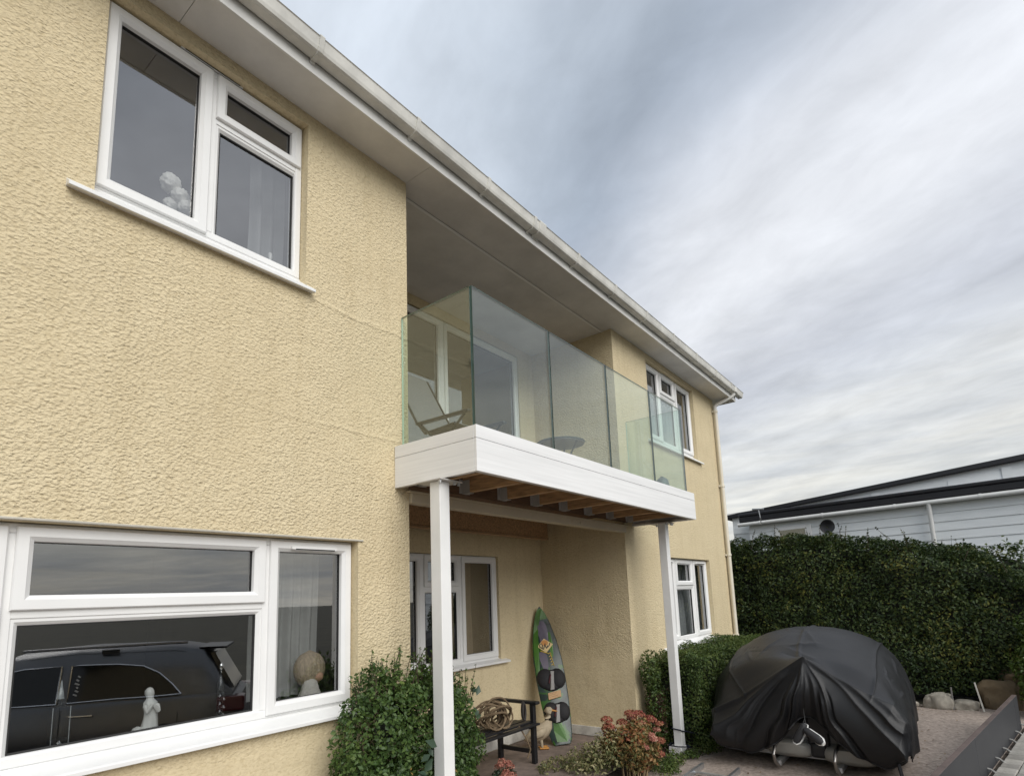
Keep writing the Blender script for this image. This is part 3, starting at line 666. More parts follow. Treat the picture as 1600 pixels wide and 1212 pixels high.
def hedge_mesh(name, parent, face, n, size, rng, m_, depth=.16, jit=.55, mk=None, lump=.12, lsc=1.6, aspect=.5):
    """face(u array, v array) -> P, N for a closed set of faces; leaves fill a shell under the face"""
    P, Nn = face(rng, n)
    d = vnoise(P + 50, lsc, 3) * lump + vnoise(P + 80, lsc * 3, 4) * lump * .45
    dep = rng.uniform(0, 1, n) ** 1.5 * depth
    P = P + Nn * (d - dep)[:, None]
    V, F = leaves(P, Nn + np.array([0, 0, .35]), size, rng, aspect=aspect, jit=jit)
    return np_mesh(name, V, F, m_, parent)
def box_faces(x0, x1, y0, y1, ztop, zbot, sides):
    def fn(rng, n):
        ar = {'x0': (y1 - y0) * (ztop(y0) - zbot), 'x1': (y1 - y0) * (ztop(y0) - zbot), 'y0': (x1 - x0) * (ztop(y0) - zbot), 'y1': (x1 - x0) * (ztop(y1) - zbot), 'top': (x1 - x0) * (y1 - y0) * 1.2}
        tot = sum(ar[s] for s in sides); Ps = []; Ns = []
        for s in sides:
            k = int(n * ar[s] / tot); u = rng.uniform(0, 1, k); v = rng.uniform(0, 1, k)
            if s in ('x0', 'x1'):
                y = y0 + (y1 - y0) * u; zt = np.array([ztop(a) for a in y]); z = zbot + (zt - zbot) * v
                x = np.full(k, x0 if s == 'x0' else x1); N_ = np.tile([(-1 if s == 'x0' else 1), 0, 0], (k, 1)).astype(float)
                rnd = np.clip((v - .86) / .14, 0, 1); x = x + (1 if s == 'x0' else -1) * rnd ** 2 * .22
            elif s in ('y0', 'y1'):
                x = x0 + (x1 - x0) * u; yv = y0 if s == 'y0' else y1; zt = ztop(yv); z = zbot + (zt - zbot) * v
                y = np.full(k, yv); N_ = np.tile([0, (-1 if s == 'y0' else 1), 0], (k, 1)).astype(float)
                rnd = np.clip((v - .86) / .14, 0, 1); y = y + (1 if s == 'y0' else -1) * rnd ** 2 * .15
            else:
                x = x0 + (x1 - x0) * u; y = y0 + (y1 - y0) * v; z = np.array([ztop(a) for a in y]); N_ = np.tile([0, 0, 1], (k, 1)).astype(float)
                e = np.minimum(u, 1 - u); z = z - np.clip(.2 - e, 0, 1) ** 2 * 2.0
            Ps.append(np.stack([x, y, z], 1)); Ns.append(N_)
        P = np.concatenate(Ps); N_ = np.concatenate(Ns)
        if len(P) < n:
            i = rng.integers(0, len(P), n - len(P)); P = np.concatenate([P, P[i]]); N_ = np.concatenate([N_, N_[i]])
        return P, N_
    return fn
rng = np.random.default_rng(11)
th = thing('tall_hedge', 'tall dark green hedge along the end of the drive, below the boarded bungalow', 'hedge', (11.6, -1.5, -.1))
def ht(y): 
    return float(np.interp(y, [-6.0, -4.6, -4.0, -3.6, -3.0, -2.4, -1.1, .2, 5], [1.75, 1.75, 1.80, 1.98, 2.18, 2.36, 2.57, 2.53, 2.53]))
hedge_mesh('crown', th, box_faces(10.95, 12.4, -5.4, 4.5, ht, .05, ('x0', 'top', 'y0')), 120000, .050, rng, leaf_dark, depth=.22, lump=.26, lsc=1.5)
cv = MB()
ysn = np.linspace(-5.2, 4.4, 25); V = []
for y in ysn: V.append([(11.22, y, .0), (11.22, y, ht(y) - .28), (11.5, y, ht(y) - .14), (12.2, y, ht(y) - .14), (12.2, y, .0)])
cv.rings(V, caps=True); cv.build('dark_core', core_m, th)
# upright shoots along the top
V = []; F = []; o = 0; tw = MB()
for i in range(46):
    y = rng.uniform(-4.4, 1.2); x = rng.uniform(11.0, 12.2); z = ht(y) - .02; h = rng.uniform(.10, .34); lean = rng.normal(0, .12, 2)
    tw.tube([(x, y, z - .1), (x + lean[0] * .5, y + lean[1] * .5, z + h * .5), (x + lean[0], y + lean[1], z + h)], [.006, .004, .002], 4)
    k = 9; t = rng.uniform(.1, 1, k); P = np.stack([x + lean[0] * t, y + lean[1] * t, z + h * t], 1)
    v, f = leaves(P, np.tile([0., 0., 1.], (k, 1)), .05, rng, jit=.9); V.append(v); F.append(f + o); o += len(v)
tw.build('shoot', twig_m, th, kind='stuff'); np_mesh('shoot_leaves', np.concatenate(V), np.concatenate(F), leaf_dark, th)
for y in (-4.2, -3.3, -2.2, -1.2): MB().tube([(11.25, y, -.15), (11.3, y + .05, .5), (11.4, y, 1.2)], [.05, .04, .03], 7).build('trunk', twig_m, th)

def blob_crown(name, parent, blobs, n, size, rng, m_, shell=.35, jit=.7, lump=.18, aspect=.55, zmin=-.08, keep=None, upb=.4):
    cs = np.array([b[:3] for b in blobs]); rs = np.array([b[3:6] for b in blobs]); ar = (rs[:, 0] * rs[:, 1] + rs[:, 1] * rs[:, 2] + rs[:, 0] * rs[:, 2]); ar = ar / ar.sum()
    idx = rng.choice(len(blobs), n, p=ar); d = rng.normal(0, 1, (n, 3)); d /= np.linalg.norm(d, axis=1)[:, None]
    P0 = cs[idx] + d * rs[idx]
    k = 1 + vnoise(P0 + 40, 3.2, 8) * lump + vnoise(P0 + 60, 9, 9) * lump * .6 - rng.uniform(0, 1, n) ** 1.6 * shell
    P = cs[idx] + d * rs[idx] * k[:, None]
    ok = P[:, 2] > zmin
    for j in range(len(blobs)):                                            # drop what lies deep inside another lobe
        q = np.linalg.norm((P - cs[j]) / rs[j], axis=1); ok &= (q > 1 - shell * .9) | (idx == j)
    if keep is not None: ok &= keep(P)
    P = P[ok]; N_ = (d / rs[idx])[ok]; N_ /= np.linalg.norm(N_, axis=1)[:, None]; N_[:, 2] += upb
    V, F = leaves(P, N_, size, rng, jit=jit, aspect=aspect)
    return np_mesh(name, V, F, m_, parent)
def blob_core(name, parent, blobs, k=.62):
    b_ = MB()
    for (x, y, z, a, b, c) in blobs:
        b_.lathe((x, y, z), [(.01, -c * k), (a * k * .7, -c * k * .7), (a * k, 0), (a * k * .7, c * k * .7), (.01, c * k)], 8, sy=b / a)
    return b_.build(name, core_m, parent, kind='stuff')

sh = thing('arching_shrub', 'dark loose shrub rising behind the right end of the tall hedge', 'shrub', (12.9, -4.3, 0))
bl = [(12.9, -3.95, 1.75, .6, .55, .60), (12.9, -4.9, 1.45, .8, .8, .6), (12.9, -3.3, 1.95, .55, .5, .42)]
blob_crown('crown', sh, bl, 7000, .075, rng, leaf_dark, shell=.5, lump=.35, jit=1.0); blob_core('dark_core', sh, bl, .5)
MB().tube([(12.9, -4.2, -.1), (12.9, -4.1, 1.0), (12.9, -4.05, 1.8)], [.05, .04, .02], 7).build('trunk', twig_m, sh)
es = thing('edge_shrub', 'yellow-green shrub at the right edge beyond the low black barrier', 'shrub', (10.3, -4.0, -.1))
leaf_lime = mat_leaf('lime_leaf', [(0, (.03, .06, .012)), (.6, (.075, .12, .022)), (1, (.15, .19, .04))], .45, .3)
bl = [(10.62, -3.98, .45, .34, .34, .5), (10.78, -4.02, .95, .32, .30, .32), (10.45, -4.0, .15, .28, .3, .3)]
blob_crown('crown', es, bl, 4200, .055, rng, leaf_lime, shell=.5, lump=.3); blob_core('dark_core', es, bl)

# low clipped hedge under the wing window
lh = thing('clipped_hedge', 'low clipped green hedge beneath the lower wing window, beside the right post', 'hedge', (8.3, -.45, -.1))
def lt(y): return 1.0
def lh_face(rng, n):
    P, N_ = box_faces(6.80, 9.95, -.70, -.06, lt, -.05, ('x0', 'y0', 'top', 'x1'))(rng, n)
    c = np.array([8.3, -.4, 0]); return P, N_
hedge_mesh('crown', lh, lh_face, 34000, .032, rng, leaf_mid, depth=.14, lump=.06, lsc=3)
blob_crown('crown', lh, [(6.62, -.17, .80, .17, .13, .24), (6.66, -.19, .42, .15, .13, .30), (6.64, -.2, .08, .16, .14, .2)], 4200, .032, rng, leaf_mid, shell=.6, lump=.25, keep=lambda P: (P[:, 1] < -.01) & (P[:, 1] > -.38))
MB().box(6.92, 9.8, -.54, -.1, -.09, .86).build('dark_core', core_m, lh)
V = []; F = []; o = 0
P, N_ = box_faces(6.56, 6.7, -.36, -.1, lambda y: .6, -.08, ('x0',))(rng, 420)
v, f = leaves(P, N_, .035, rng); np_mesh('bronze_leaves', v, f, leaf_red, lh)

# leafy shrub at the left post
fs = thing('leafy_shrub', 'bushy small-leaved green shrub behind the left white post, at the corner of the wall', 'shrub', (2.8, -.2, -.1))
bl = [(2.52, -.24, .92, .28, .21, .42), (2.78, -.18, .90, .34, .26, .44), (3.06, -.08, .86, .32, .26, .40), (3.30, -.02, .70, .25, .27, .40),
      (2.44, -.27, .42, .32, .22, .46), (2.78, -.22, .40, .36, .24, .48), (3.12, -.10, .35, .34, .28, .45), (3.33, .0, .28, .25, .27, .40)]
keep = lambda P: (P[:, 1] < -.01) | (P[:, 0] > 2.99)
keep2 = lambda P: keep(P) & ~((P[:, 0] > 2.77) & (P[:, 0] < 2.91) & (P[:, 1] < -.38))
blob_crown('crown', fs, bl, 46000, .031, rng, leaf_shrub, shell=.40, jit=.8, lump=.40, aspect=.6, keep=keep2)
blob_core('dark_core', fs, [(b[0], min(b[1], -.16) if b[0] < 3.1 else b[1], b[2], b[3], b[4] * .7, b[5]) for b in bl], .28)
V = []; F = []; o = 0; tw = MB()
for i in range(64):
    x = rng.uniform(2.28, 3.48); y = rng.uniform(-.34, -.06) if x < 3.0 else rng.uniform(-.25, .18)
    z = float(np.interp(x, [2.1, 2.4, 2.8, 3.2, 3.6], [1.02, 1.27, 1.30, 1.18, .90])); h = rng.uniform(.04, .17); ln = rng.normal(0, .045, 2)
    if x < 3.0: ln[1] = -abs(ln[1]) * .6
    p0 = np.array([x, y, z - .1]); p2 = np.array([x + ln[0], y + ln[1], z + h])
    if 2.76 < p2[0] < 2.92 and p2[1] < -.37: continue
    tw.tube([tuple(p0), tuple((p0 + p2) / 2 + [0, 0, .01]), tuple(p2)], [.003, .0022, .0012], 4)
    k = 16; t = rng.uniform(.15, 1, k)[:, None]; P = p0 + (p2 - p0) * t + rng.normal(0, .008, (k, 3))
    v, f = leaves(P, np.tile([0., -.3, .8], (k, 1)), .024, rng, jit=.8, aspect=.6); V.append(v); F.append(f + o); o += len(v)
for i in range(26):                                                        # side shoots, also past the post's edge
    z = rng.uniform(.35, 1.1); side = rng.integers(0, 2)
    p0 = np.array([2.66, -.40, z]) if side else np.array([2.2, -.28, z]); p2 = p0 + (np.array([rng.uniform(.05, .10), -.05, rng.uniform(.0, .06)]) if side else np.array([-rng.uniform(.02, .09), -.03, rng.uniform(-.02, .06)]))
    tw.tube([tuple(p0), tuple(p2)], [.003, .001], 4); k = 12; t = rng.uniform(.1, 1, k)[:, None]; P = p0 + (p2 - p0) * t + rng.normal(0, .007, (k, 3))
    v, f = leaves(P, np.tile([0., -.5, .5], (k, 1)), .022, rng, jit=.8, aspect=.6); V.append(v); F.append(f + o); o += len(v)
tw.build('twigs', twig_m, fs, kind='stuff'); np_mesh('shoot_leaves', np.concatenate(V), np.concatenate(F), leaf_shrub, fs)
# yellowed leaves low on the shrub and a few broad ones
leaf_yel = mat_leaf('yellow_leaf', [(0, (.16, .11, .03)), (.5, (.30, .20, .05)), (1, (.14, .12, .04))], .5, .3)
P = np.concatenate([rng.normal((2.58, -.47, .22), (.10, .03, .16), (130, 3)), rng.normal((2.95, -.36, .55), (.05, .03, .12), (40, 3)), rng.normal((2.45, -.50, .62), (.06, .02, .05), (24, 3))])
v, f = leaves(P, np.tile([0., -1., .4], (len(P), 1)), .026, rng, aspect=.5); np_mesh('yellowed_leaves', v, f, leaf_yel, fs)
leaf_broad = mat_leaf('broad_leaf', [(0, (.03, .06, .035)), (1, (.055, .085, .05))], .4, .15)
P = np.concatenate([np.minimum(rng.normal((2.66, -.47, .45), (.04, .02, .18), (34, 3)), [2.72, -.42, 9]), rng.normal((3.50, -.10, .92), (.05, .04, .08), (10, 3))])
v, f = leaves(P, np.tile([-.2, -1., .2], (len(P), 1)), .075, rng, aspect=.6, jit=.4); np_mesh('broad_leaves', v, f, leaf_broad, fs)
for x in (2.4, 2.7, 3.1): MB().tube([(x, -.2, -.1), (x + .03, -.2, .5), (x, -.18, .9)], [.02, .015, .008], 6).build('stem', twig_m, fs)

# ================================================================== PORCH THINGS
# ---- tow board leaning in the corner
B0 = Vector((5.955, .70, .002)); T0 = Vector((6.36, 1.245, 1.575)); bd = (T0 - B0).normalized(); BL = (T0 - B0).length
bw_ = Vector((.66, -.75, 0)); bw_ = (bw_ - bd * bw_.dot(bd)).normalized(); bn = bw_.cross(bd).normalized()
if bn.x > 0: bn = -bn
def BP(u, v, h=0): 
    """u across (m), v along 0..1, h off the face"""
    rock = .05 * (max(0, v - .72) / .28) ** 2 + .03 * (max(0, .12 - v) / .12) ** 2
    return tuple(B0 + bd * (v * BL) + bw_ * u + bn * (h + rock))
def bwid(v): return float(np.interp(v, [0, .02, .06, .15, .3, .45, .6, .75, .86, .93, .97, 1], [.095, .115, .135, .155, .175, .185, .182, .155, .115, .078, .048, .004]))
sb = thing('tow_board', 'green and purple pointed board with two black foot bindings leaning in the porch corner', 'board', tuple(B0))
NV = 44
def bmat():
    m, N, L, P = _base('board_graphic')
    tc = N.new('ShaderNodeTexCoord')
    n = N.new('ShaderNodeTexNoise'); n.inputs['Scale'].default_value = 4.2; n.inputs['Detail'].default_value = 3; n.inputs['Distortion'].default_value = 1.2
    mp = N.new('ShaderNodeMapping'); mp.inputs['Scale'].default_value = (1, 1, .5); L.new(tc.outputs['Object'], mp.inputs[0]); L.new(mp.outputs[0], n.inputs['Vector'])
    r = N.new('ShaderNodeValToRGB'); r.color_ramp.interpolation = 'CONSTANT'; L.new(n.outputs['Fac'], r.inputs[0])
    e = r.color_ramp.elements; e[0].position = 0; e[0].color = (.012, .020, .016, 1); e[1].position = .40; e[1].color = (.024, .042, .036, 1)
    for p, c in ((.52, (.035, .10, .016)), (.60, (.016, .028, .022))):
        x = e.new(p); x.color = (*c, 1)
    L.new(r.outputs[0], P.inputs['Base Color']); P.inputs['Roughness'].default_value = .3
    return m
board_g = bmat(); green_m = mat('board_green', (.055, .15, .018), .3, var=.35, vscale=6); purple_m = mat('board_purple', (.085, .07, .105), .35, var=.3, vscale=7)
b_ = MB(); rg = []
for i in range(NV + 1):
    v = i / NV; w_ = bwid(v); t_ = .018
    rg.append([BP(-w_, v, 0), BP(-w_ * .9, v, .010), BP(w_ * .9, v, .010), BP(w_, v, 0), BP(w_ * .9, v, -t_), BP(-w_ * .9, v, -t_)])
b_.rings(rg).build('deck', board_g, sb, smooth=True)
def patch(name, uv, m_, h=.0125, parent=sb):
    n = len(uv); b_ = MB(); b_.add([BP(u, v, h) for u, v in uv] + [BP(u, v, .009) for u, v in uv], [tuple(range(n))] + [(k, (k + 1) % n, n + (k + 1) % n, n + k) for k in range(n)]); return b_.build(name, m_, parent)
# green nose and left rail
vs_ = np.linspace(.42, .985, 22)
patch('green_band', [(-bwid(v) * .93, v) for v in vs_] + [(bwid(v) * .9, v) for v in vs_[::-1][:4]] + [(-.02, .90), (-.055, .84), (-.085, .72), (-.105, .6), (-.125, .5)], green_m, .0115)
patch('green_band', [(.05, .60), (.08, .62), (.10, .72), (.085, .80), (.06, .80), (.055, .7)], green_m, .0115)
patch('purple_patch', [(-.055, .875), (-.01, .89), (.03, .885), (.055, .85), (.06, .79), (.045, .73), (-.05, .73), (-.07, .80)], purple_m, .012)
patch('purple_patch', [(-.095, .655), (-.04, .66), (0, .63), (.0, .55), (-.03, .50), (-.075, .53), (-.10, .60)], purple_m, .012)
patch('green_band', [(-.06, .02), (.06, .015), (.10, .05), (.05, .10), (.02, .22), (-.05, .22), (-.075, .1)], green_m, .012)
dcol = mat('decal_cream', (.62, .47, .22), .4, var=.2, vscale=20); dyel = mat('decal_yellow', (.55, .38, .05), .4); dblk = mat('decal_black', (.015, .012, .01), .4); dor = mat('decal_orange', (.50, .22, .05), .4)
patch('diamond_badge', [(-.105, .70), (-.005, .755), (.10, .705), (-.005, .645)], dcol, .0135)
patch('badge_spot', [(.045 * math.cos(a) - .005, .722 + .022 * math.sin(a)) for a in np.linspace(0, 6.28, 14)[:-1]], dor, .0142)
def scr(pts, r=.006, m_=dblk): return MB().tube([BP(u, v, .0145) for u, v in pts], r, 5).build('badge_lettering', m_, sb)
scr([(-.07, .69), (-.075, .71), (-.05, .72), (-.035, .705), (-.045, .685), (-.065, .69), (-.03, .675)]); scr([(-.03, .675), (-.012, .70), (0, .72), (.0, .695), (.012, .678)]); scr([(.012, .678), (.03, .70), (.028, .685), (.05, .70), (.062, .715)])
scr([(-.075, .665), (-.03, .652), (.02, .64)], .005, dyel)
for k in range(5): scr([(.02 + .004 * k, .635 - k * .021), (.045 + .004 * k, .645 - k * .021), (.05 + .004 * k, .627 - k * .021)], .006, dyel)
bindm = mat('binding_neoprene', (.010, .009, .011), .75, bump=.002, bscale=40); bindw = mat('binding_strap', (.30, .29, .28), .6, var=.2); bindr = mat('binding_maroon', (.07, .015, .02), .6)
def binding(v0, rot, s=1.0):
    bo = None
    for (du, dv, ru, rv, hh) in ((-.055, .018, .085, .058, .055), (.06, .012, .082, .058, .06), (.0, -.02, .09, .035, .04), (.01, .03, .085, .035, .05)):
        b_ = MB(); rg = []
        for t_ in np.linspace(0, 1, 6):
            ring = []
            for k in range(16):
                a = 2 * math.pi * k / 16; rr = math.sqrt(max(0, 1 - (t_ * .98) ** 2)); ring.append(BP((du + ru * rr * math.cos(a)) * s, v0 + dv * s + rv * s * rr * math.sin(a), .010 + hh * t_))
            rg.append(ring)
        o = b_.rings(rg).build('binding' if bo is None else 'binding_pad', bindm, sb if bo is None else bo, smooth=True)
        bo = bo or o
    b_ = MB(); rg = []
    for t_ in np.linspace(-1, 1, 9):
        u = .005 + .018 * t_; rg.append([BP(u - .017, v0 + .052 * t_ * s, .068 - .012 * t_ * t_), BP(u + .017, v0 + .050 * t_ * s, .070 - .012 * t_ * t_), BP(u + .026, v0 + .05 * t_ * s, .05), BP(u - .026, v0 + .052 * t_ * s, .05)])
    b_.rings(rg).build('strap', bindw, bo)
    MB().tube([BP(-.04, v0 - .02, .066), BP(-.02, v0 + .015, .074), BP(-.005, v0 + .04, .07)], .009, 6).build('piping', bindr, bo)
binding(.435, 0, 1.28); binding(.205, 0, 1.15)
sg = thing('wooden_sign', 'small plain wooden plaque with faint writing hung on the green board', 'sign', BP(0, .34, .02))
MB().add([BP(u, v, h) for h in (.02, .034) for u, v in ((-.075, .305), (.085, .318), (.088, .365), (-.072, .352))], ((0, 1, 2, 3), (7, 6, 5, 4), (0, 4, 5, 1), (1, 5, 6, 2), (2, 6, 7, 3), (3, 7, 4, 0))).build('plaque', mat('plaque_wood', (.47, .29, .14), .6, var=.25, vscale=12, stretch=(3, 3, 14)), sg, bevel=.002)
for k in range(3): MB().bar(BP(-.055, .347 - k * .012, .0345), BP(.04 - .02 * (k % 2), .353 - k * .012, .0345), .003, .004, tuple(bn)).build('writing', mat('faint_ink', (.25, .13, .06), .7), sg)

# ---- stone duck
dk = thing('duck_statue', 'beige duck statue with an orange beak standing at the foot of the green board', 'statue', (5.73, .80, 0))
duck_m = mat('duck_stone', (.40, .33, .23), .75, var=.25, vscale=14, bump=.002, bscale=80); beak_m = mat('duck_beak', (.50, .24, .06), .6, var=.2)
ax = Vector((.70, -.66, .0)).normalized(); sd = Vector((.66, .70, 0)); o_ = Vector((5.70, .83, 0))
def dring(c, d, r1, r2, n=14):
    d = d.normalized(); s_ = d.cross(Vector((0, 0, 1))); s_ = s_.normalized() if s_.length > .05 else sd; u_ = s_.cross(d).normalized()
    return [tuple(c + s_ * r1 * math.cos(2 * math.pi * k / n) + u_ * r2 * math.sin(2 * math.pi * k / n)) for k in range(n)]
path = [(-.19, .105, .006), (-.15, .12, .045), (-.09, .145, .075), (-.02, .175, .092), (.045, .215, .088), (.085, .255, .066), (.098, .30, .045), (.095, .335, .037), (.088, .365, .041), (.092, .395, .047), (.112, .418, .045), (.135, .425, .034), (.152, .422, .012)]
rg = []
for i, (a, z, r_) in enumerate(path):
    p0 = path[max(0, i - 1)]; p1 = path[min(len(path) - 1, i + 1)]; d = ax * (p1[0] - p0[0]) + Vector((0, 0, p1[1] - p0[1])); rg.append(dring(o_ + ax * a + Vector((0, 0, z)), d, r_ * .92, r_))
MB().rings(rg).build('body', duck_m, dk, smooth='all')
bk = [(.142, .418, .020, .014), (.17, .412, .021, .010), (.20, .405, .019, .007), (.214, .403, .008, .004)]
MB().rings([dring(o_ + ax * a + Vector((0, 0, z)), ax, r1, r2, 10) for a, z, r1, r2 in bk]).build('beak', beak_m, dk, smooth=True)
for s_ in (-1, 1):
    MB().rings([dring(o_ + ax * a + sd * s_ * w2 + Vector((0, 0, z)), ax, .018, r2, 8) for a, z, w2, r2 in ((-.13, .15, .06, .012), (-.05, .175, .088, .045), (.02, .20, .088, .05), (.06, .225, .07, .02))]).build('wing', duck_m, dk, smooth='all')
    MB().tube([tuple(o_ + ax * .0 + sd * s_ * .035 + Vector((0, 0, .12))), tuple(o_ + ax * .01 + sd * s_ * .037 + Vector((0, 0, .02)))], [.02, .013], 8).build('leg', duck_m, dk, smooth=True)
    MB().rings([dring(o_ + ax * a + sd * s_ * .04 + Vector((0, 0, .013)), ax, r1, .012, 8) for a, r1 in ((-.02, .014), (.03, .03), (.075, .036), (.085, .02))]).build('foot', beak_m, dk, smooth=True)
    MB().lathe(tuple(o_ + ax * .118 + sd * s_ * .037 + Vector((0, 0, .425))), [(.001, -.005), (.005, 0), (.001, .005)], 6).build('eye', black_p, dk)

# ---- black garden bench with arm
bn_ = thing('garden_bench', 'black slatted garden seat with square arm, half hidden behind the leafy shrub', 'bench', (4.7, .75, 0))
for x in (4.02, 5.16):
    for y, h in ((.52, .60), (.98, .58)): MB().box(x, x + .05, y, y + .05, .002, h).build('leg', black_p, bn_, bevel=.004)
    MB().box(x - .012, x + .062, .47, 1.05, .601, .632).build('arm', black_p, bn_, bevel=.008)
    MB().box(x + .008, x + .042, .571, .979, .10, .145).build('stretcher', black_p, bn_, bevel=.003)
    MB().box(x + .006, x + .044, .571, .979, .345, .395).build('seat_rail', black_p, bn_, bevel=.003)
for k in range(6): MB().bar((4.03, .50 + k * .09, .405 + .015 * math.sin(k)), (5.20, .50 + k * .09, .405 + .015 * math.sin(k)), .07, .02).build('slat', black_p, bn_, bevel=.003)
rp = thing('rope_coil', 'coil of tan rope heaped on the black garden seat', 'rope', (4.85, .72, .43))
rope_m = mat('tan_rope', (.19, .135, .08), .85, var=.4, vscale=40, bump=.002, bscale=200); rope_d = mat('dark_rope', (.035, .03, .028), .8)
rr = random.Random(4)
for k in range(15):
    cx = 4.72 + rr.uniform(-.05, .06); cy = .70 + rr.uniform(-.06, .06); rx = rr.uniform(.07, .17); rz = rr.uniform(.07, .15); til = rr.uniform(-1.2, 1.2); ro = rr.uniform(.2, .9)
    pts = []
    for i in range(25):
        a = 2 * math.pi * i / 24; p = Vector((rx * math.cos(a), til * .12 * math.sin(a), rz * math.sin(a))); p.rotate(Matrix.Rotation(-ro, 3, 'Z')); pts.append((cx + p.x, cy + p.y, .445 + rz + p.z + rr.uniform(-.004, .004)))
    MB().tube(pts, .010, 6, cap=False).build('rope_loop', rope_m, rp, smooth=True)
for k in range(3):
    cx, cy = 5.04 + .03 * k, .55 + .03 * k; pts = [(cx + .05 * math.cos(a), cy + .02 * math.cos(a), .545 + .085 * math.sin(a)) for a in np.linspace(0, 6.28, 20)]
    MB().tube(pts, .011, 6, cap=False).build('rope_loop', rope_d, rp, smooth=True)
MB().tube([(4.95, .56, .42), (4.98, .49, .30), (5.03, .48, .18), (5.0, .50, .1)], .008, 6).build('rope_end', rope_m, rp)

# ================================================================== FLOWERS
flower_m = mat_leaf('red_flower', [(0, (.17, .028, .03)), (.35, (.32, .075, .06)), (.65, (.40, .18, .10)), (1, (.28, .22, .10))], .6, .25)
flower_p = mat_leaf('pink_flower', [(0, (.34, .10, .08)), (.5, (.48, .20, .15)), (1, (.55, .34, .24))], .6, .25)
autumn_m = mat_leaf('autumn_leaf', [(0, (.05, .075, .025)), (.3, (.13, .12, .04)), (.6, (.28, .20, .08)), (.85, (.32, .13, .05)), (1, (.30, .07, .05))], .5, .3)
varieg_m = mat_leaf('variegated_leaf', [(0, (.05, .075, .025)), (.45, (.15, .16, .06)), (.8, (.42, .38, .20)), (1, (.50, .45, .28))], .5, .3)
stem_m = mat('pale_stem', (.28, .20, .11), .7, var=.3, vscale=12)
def head(parent, c, r_, m_, n=150, size=.018):
    d = rng.normal(0, 1, (n, 3)); d /= np.linalg.norm(d, axis=1)[:, None]; d[:, 2] = np.abs(d[:, 2]) * .8 - .15
    P = np.array(c) + d * r_ * rng.uniform(.7, 1.05, (n, 1)); v, f = leaves(P, d, size, rng, aspect=.9, jit=.45, fold=.5)
    return np_mesh('flower_head', v, f, m_, parent)
fl = thing('red_flower_plant', 'autumn-tinted plant with red and russet flower heads beside the right white post', 'flowers', (5.55, -.42, -.1))
hs = [(5.40, -.22, .58, .050), (5.38, -.25, .50, .055), (5.44, -.20, .46, .04), (5.62, -.38, .62, .055), (5.72, -.42, .60, .05), (5.80, -.50, .53, .055), (5.66, -.46, .50, .05), (5.58, -.30, .52, .045), (5.70, -.55, .36, .05), (5.80, -.60, .28, .055),
      (5.52, -.40, .40, .05), (5.62, -.52, .24, .05), (5.75, -.46, .42, .045), (5.50, -.28, .33, .04), (5.85, -.55, .40, .04), (5.72, -.62, .14, .06), (5.55, -.50, .30, .045), (5.68, -.36, .56, .05), (5.86, -.58, .47, .045), (5.48, -.34, .42, .04), (5.66, -.60, .34, .045)]
for i, (x, y, z, r_) in enumerate([(a, b, c * .80, d) for a, b, c, d in hs]):
    head(fl, (x, y, z), r_ * (1.3 if i < 8 else 1.0), flower_m if (i < 8 or i % 3 == 0) else flower_p, 260, .018)
    MB().tube([(5.58 + (x - 5.58) * .45, -.40 + (y + .40) * .45, -.1), (x * .5 + 5.58 * .5 + .01, y * .6 - .16, z * .5), (x, y, z - .01)], [.007, .006, .004], 5).build('stem', stem_m, fl)
bl = [(5.60, -.40, .26, .24, .2, .26), (5.72, -.48, .2, .2, .18, .24), (5.45, -.27, .28, .12, .1, .18)]
blob_crown('foliage', fl, [(a, b, c * .8, d, e, f_ * .85) for a, b, c, d, e, f_ in bl] + [(5.68, -.44, .32, .2, .16, .14)], 6600, .042, rng, autumn_m, shell=.75, jit=.9, lump=.4, aspect=.5)
vp = thing('variegated_plant', 'cream and green variegated plant trailing over the porch edge left of the red flowers', 'plant', (5.25, -.05, -.05))
bl = [(5.22, -.10, .10, .18, .16, .14), (5.36, -.22, .16, .16, .16, .18), (5.30, .05, .05, .2, .16, .08), (5.15, .28, .03, .22, .12, .04)]
blob_crown('foliage', vp, bl, 2200, .034, rng, varieg_m, shell=.7, jit=.9, lump=.4, zmin=.005)
gc = thing('ground_cover_plant', 'low green ground cover growing round the foot of the right white post', 'plant', (6.3, -.55, -.1))
bl = [(6.15, -.55, -.06, .3, .16, .10), (6.5, -.62, -.06, .2, .12, .07), (6.85, -.72, -.04, .25, .14, .12), (5.9, -.62, -.07, .2, .16, .08)]
blob_crown('foliage', gc, bl, 3200, .028, rng, leaf_mid, shell=.8, jit=.9, lump=.4, zmin=-.095, keep=lambda P: ~((P[:, 0] > 6.52) & (P[:, 0] < 6.72) & (P[:, 1] > -.54) & (P[:, 1] < -.34)))
for i, (x, y, z, r_, lab) in enumerate(((4.62, .50, .13, .085, 'pink flower clump in front of the black garden seat, the upper of the two'), (4.28, .18, .15, .09, 'pink flower clump at the bottom edge beside the left post, the lower one'))):
    t_ = thing('pink_flower_clump', lab, 'flowers', (x, y, 0), 'pink flower clumps by the porch')
    for k in range(6):
        a = k * 1.05; hx, hy, hz = x + math.cos(a) * .055, y + math.sin(a) * .055, z + .02 * math.sin(k * 2.2)
        head(t_, (hx, hy, hz), .045, flower_p, 90, .016); MB().tube([(x, y, -.02), (hx, hy, hz)], .004, 5).build('stem', stem_m, t_)
    blob_crown('foliage', t_, [(x, y, .04, .11, .11, .06)], 220, .04, rng, leaf_broad, shell=.8, zmin=.004)

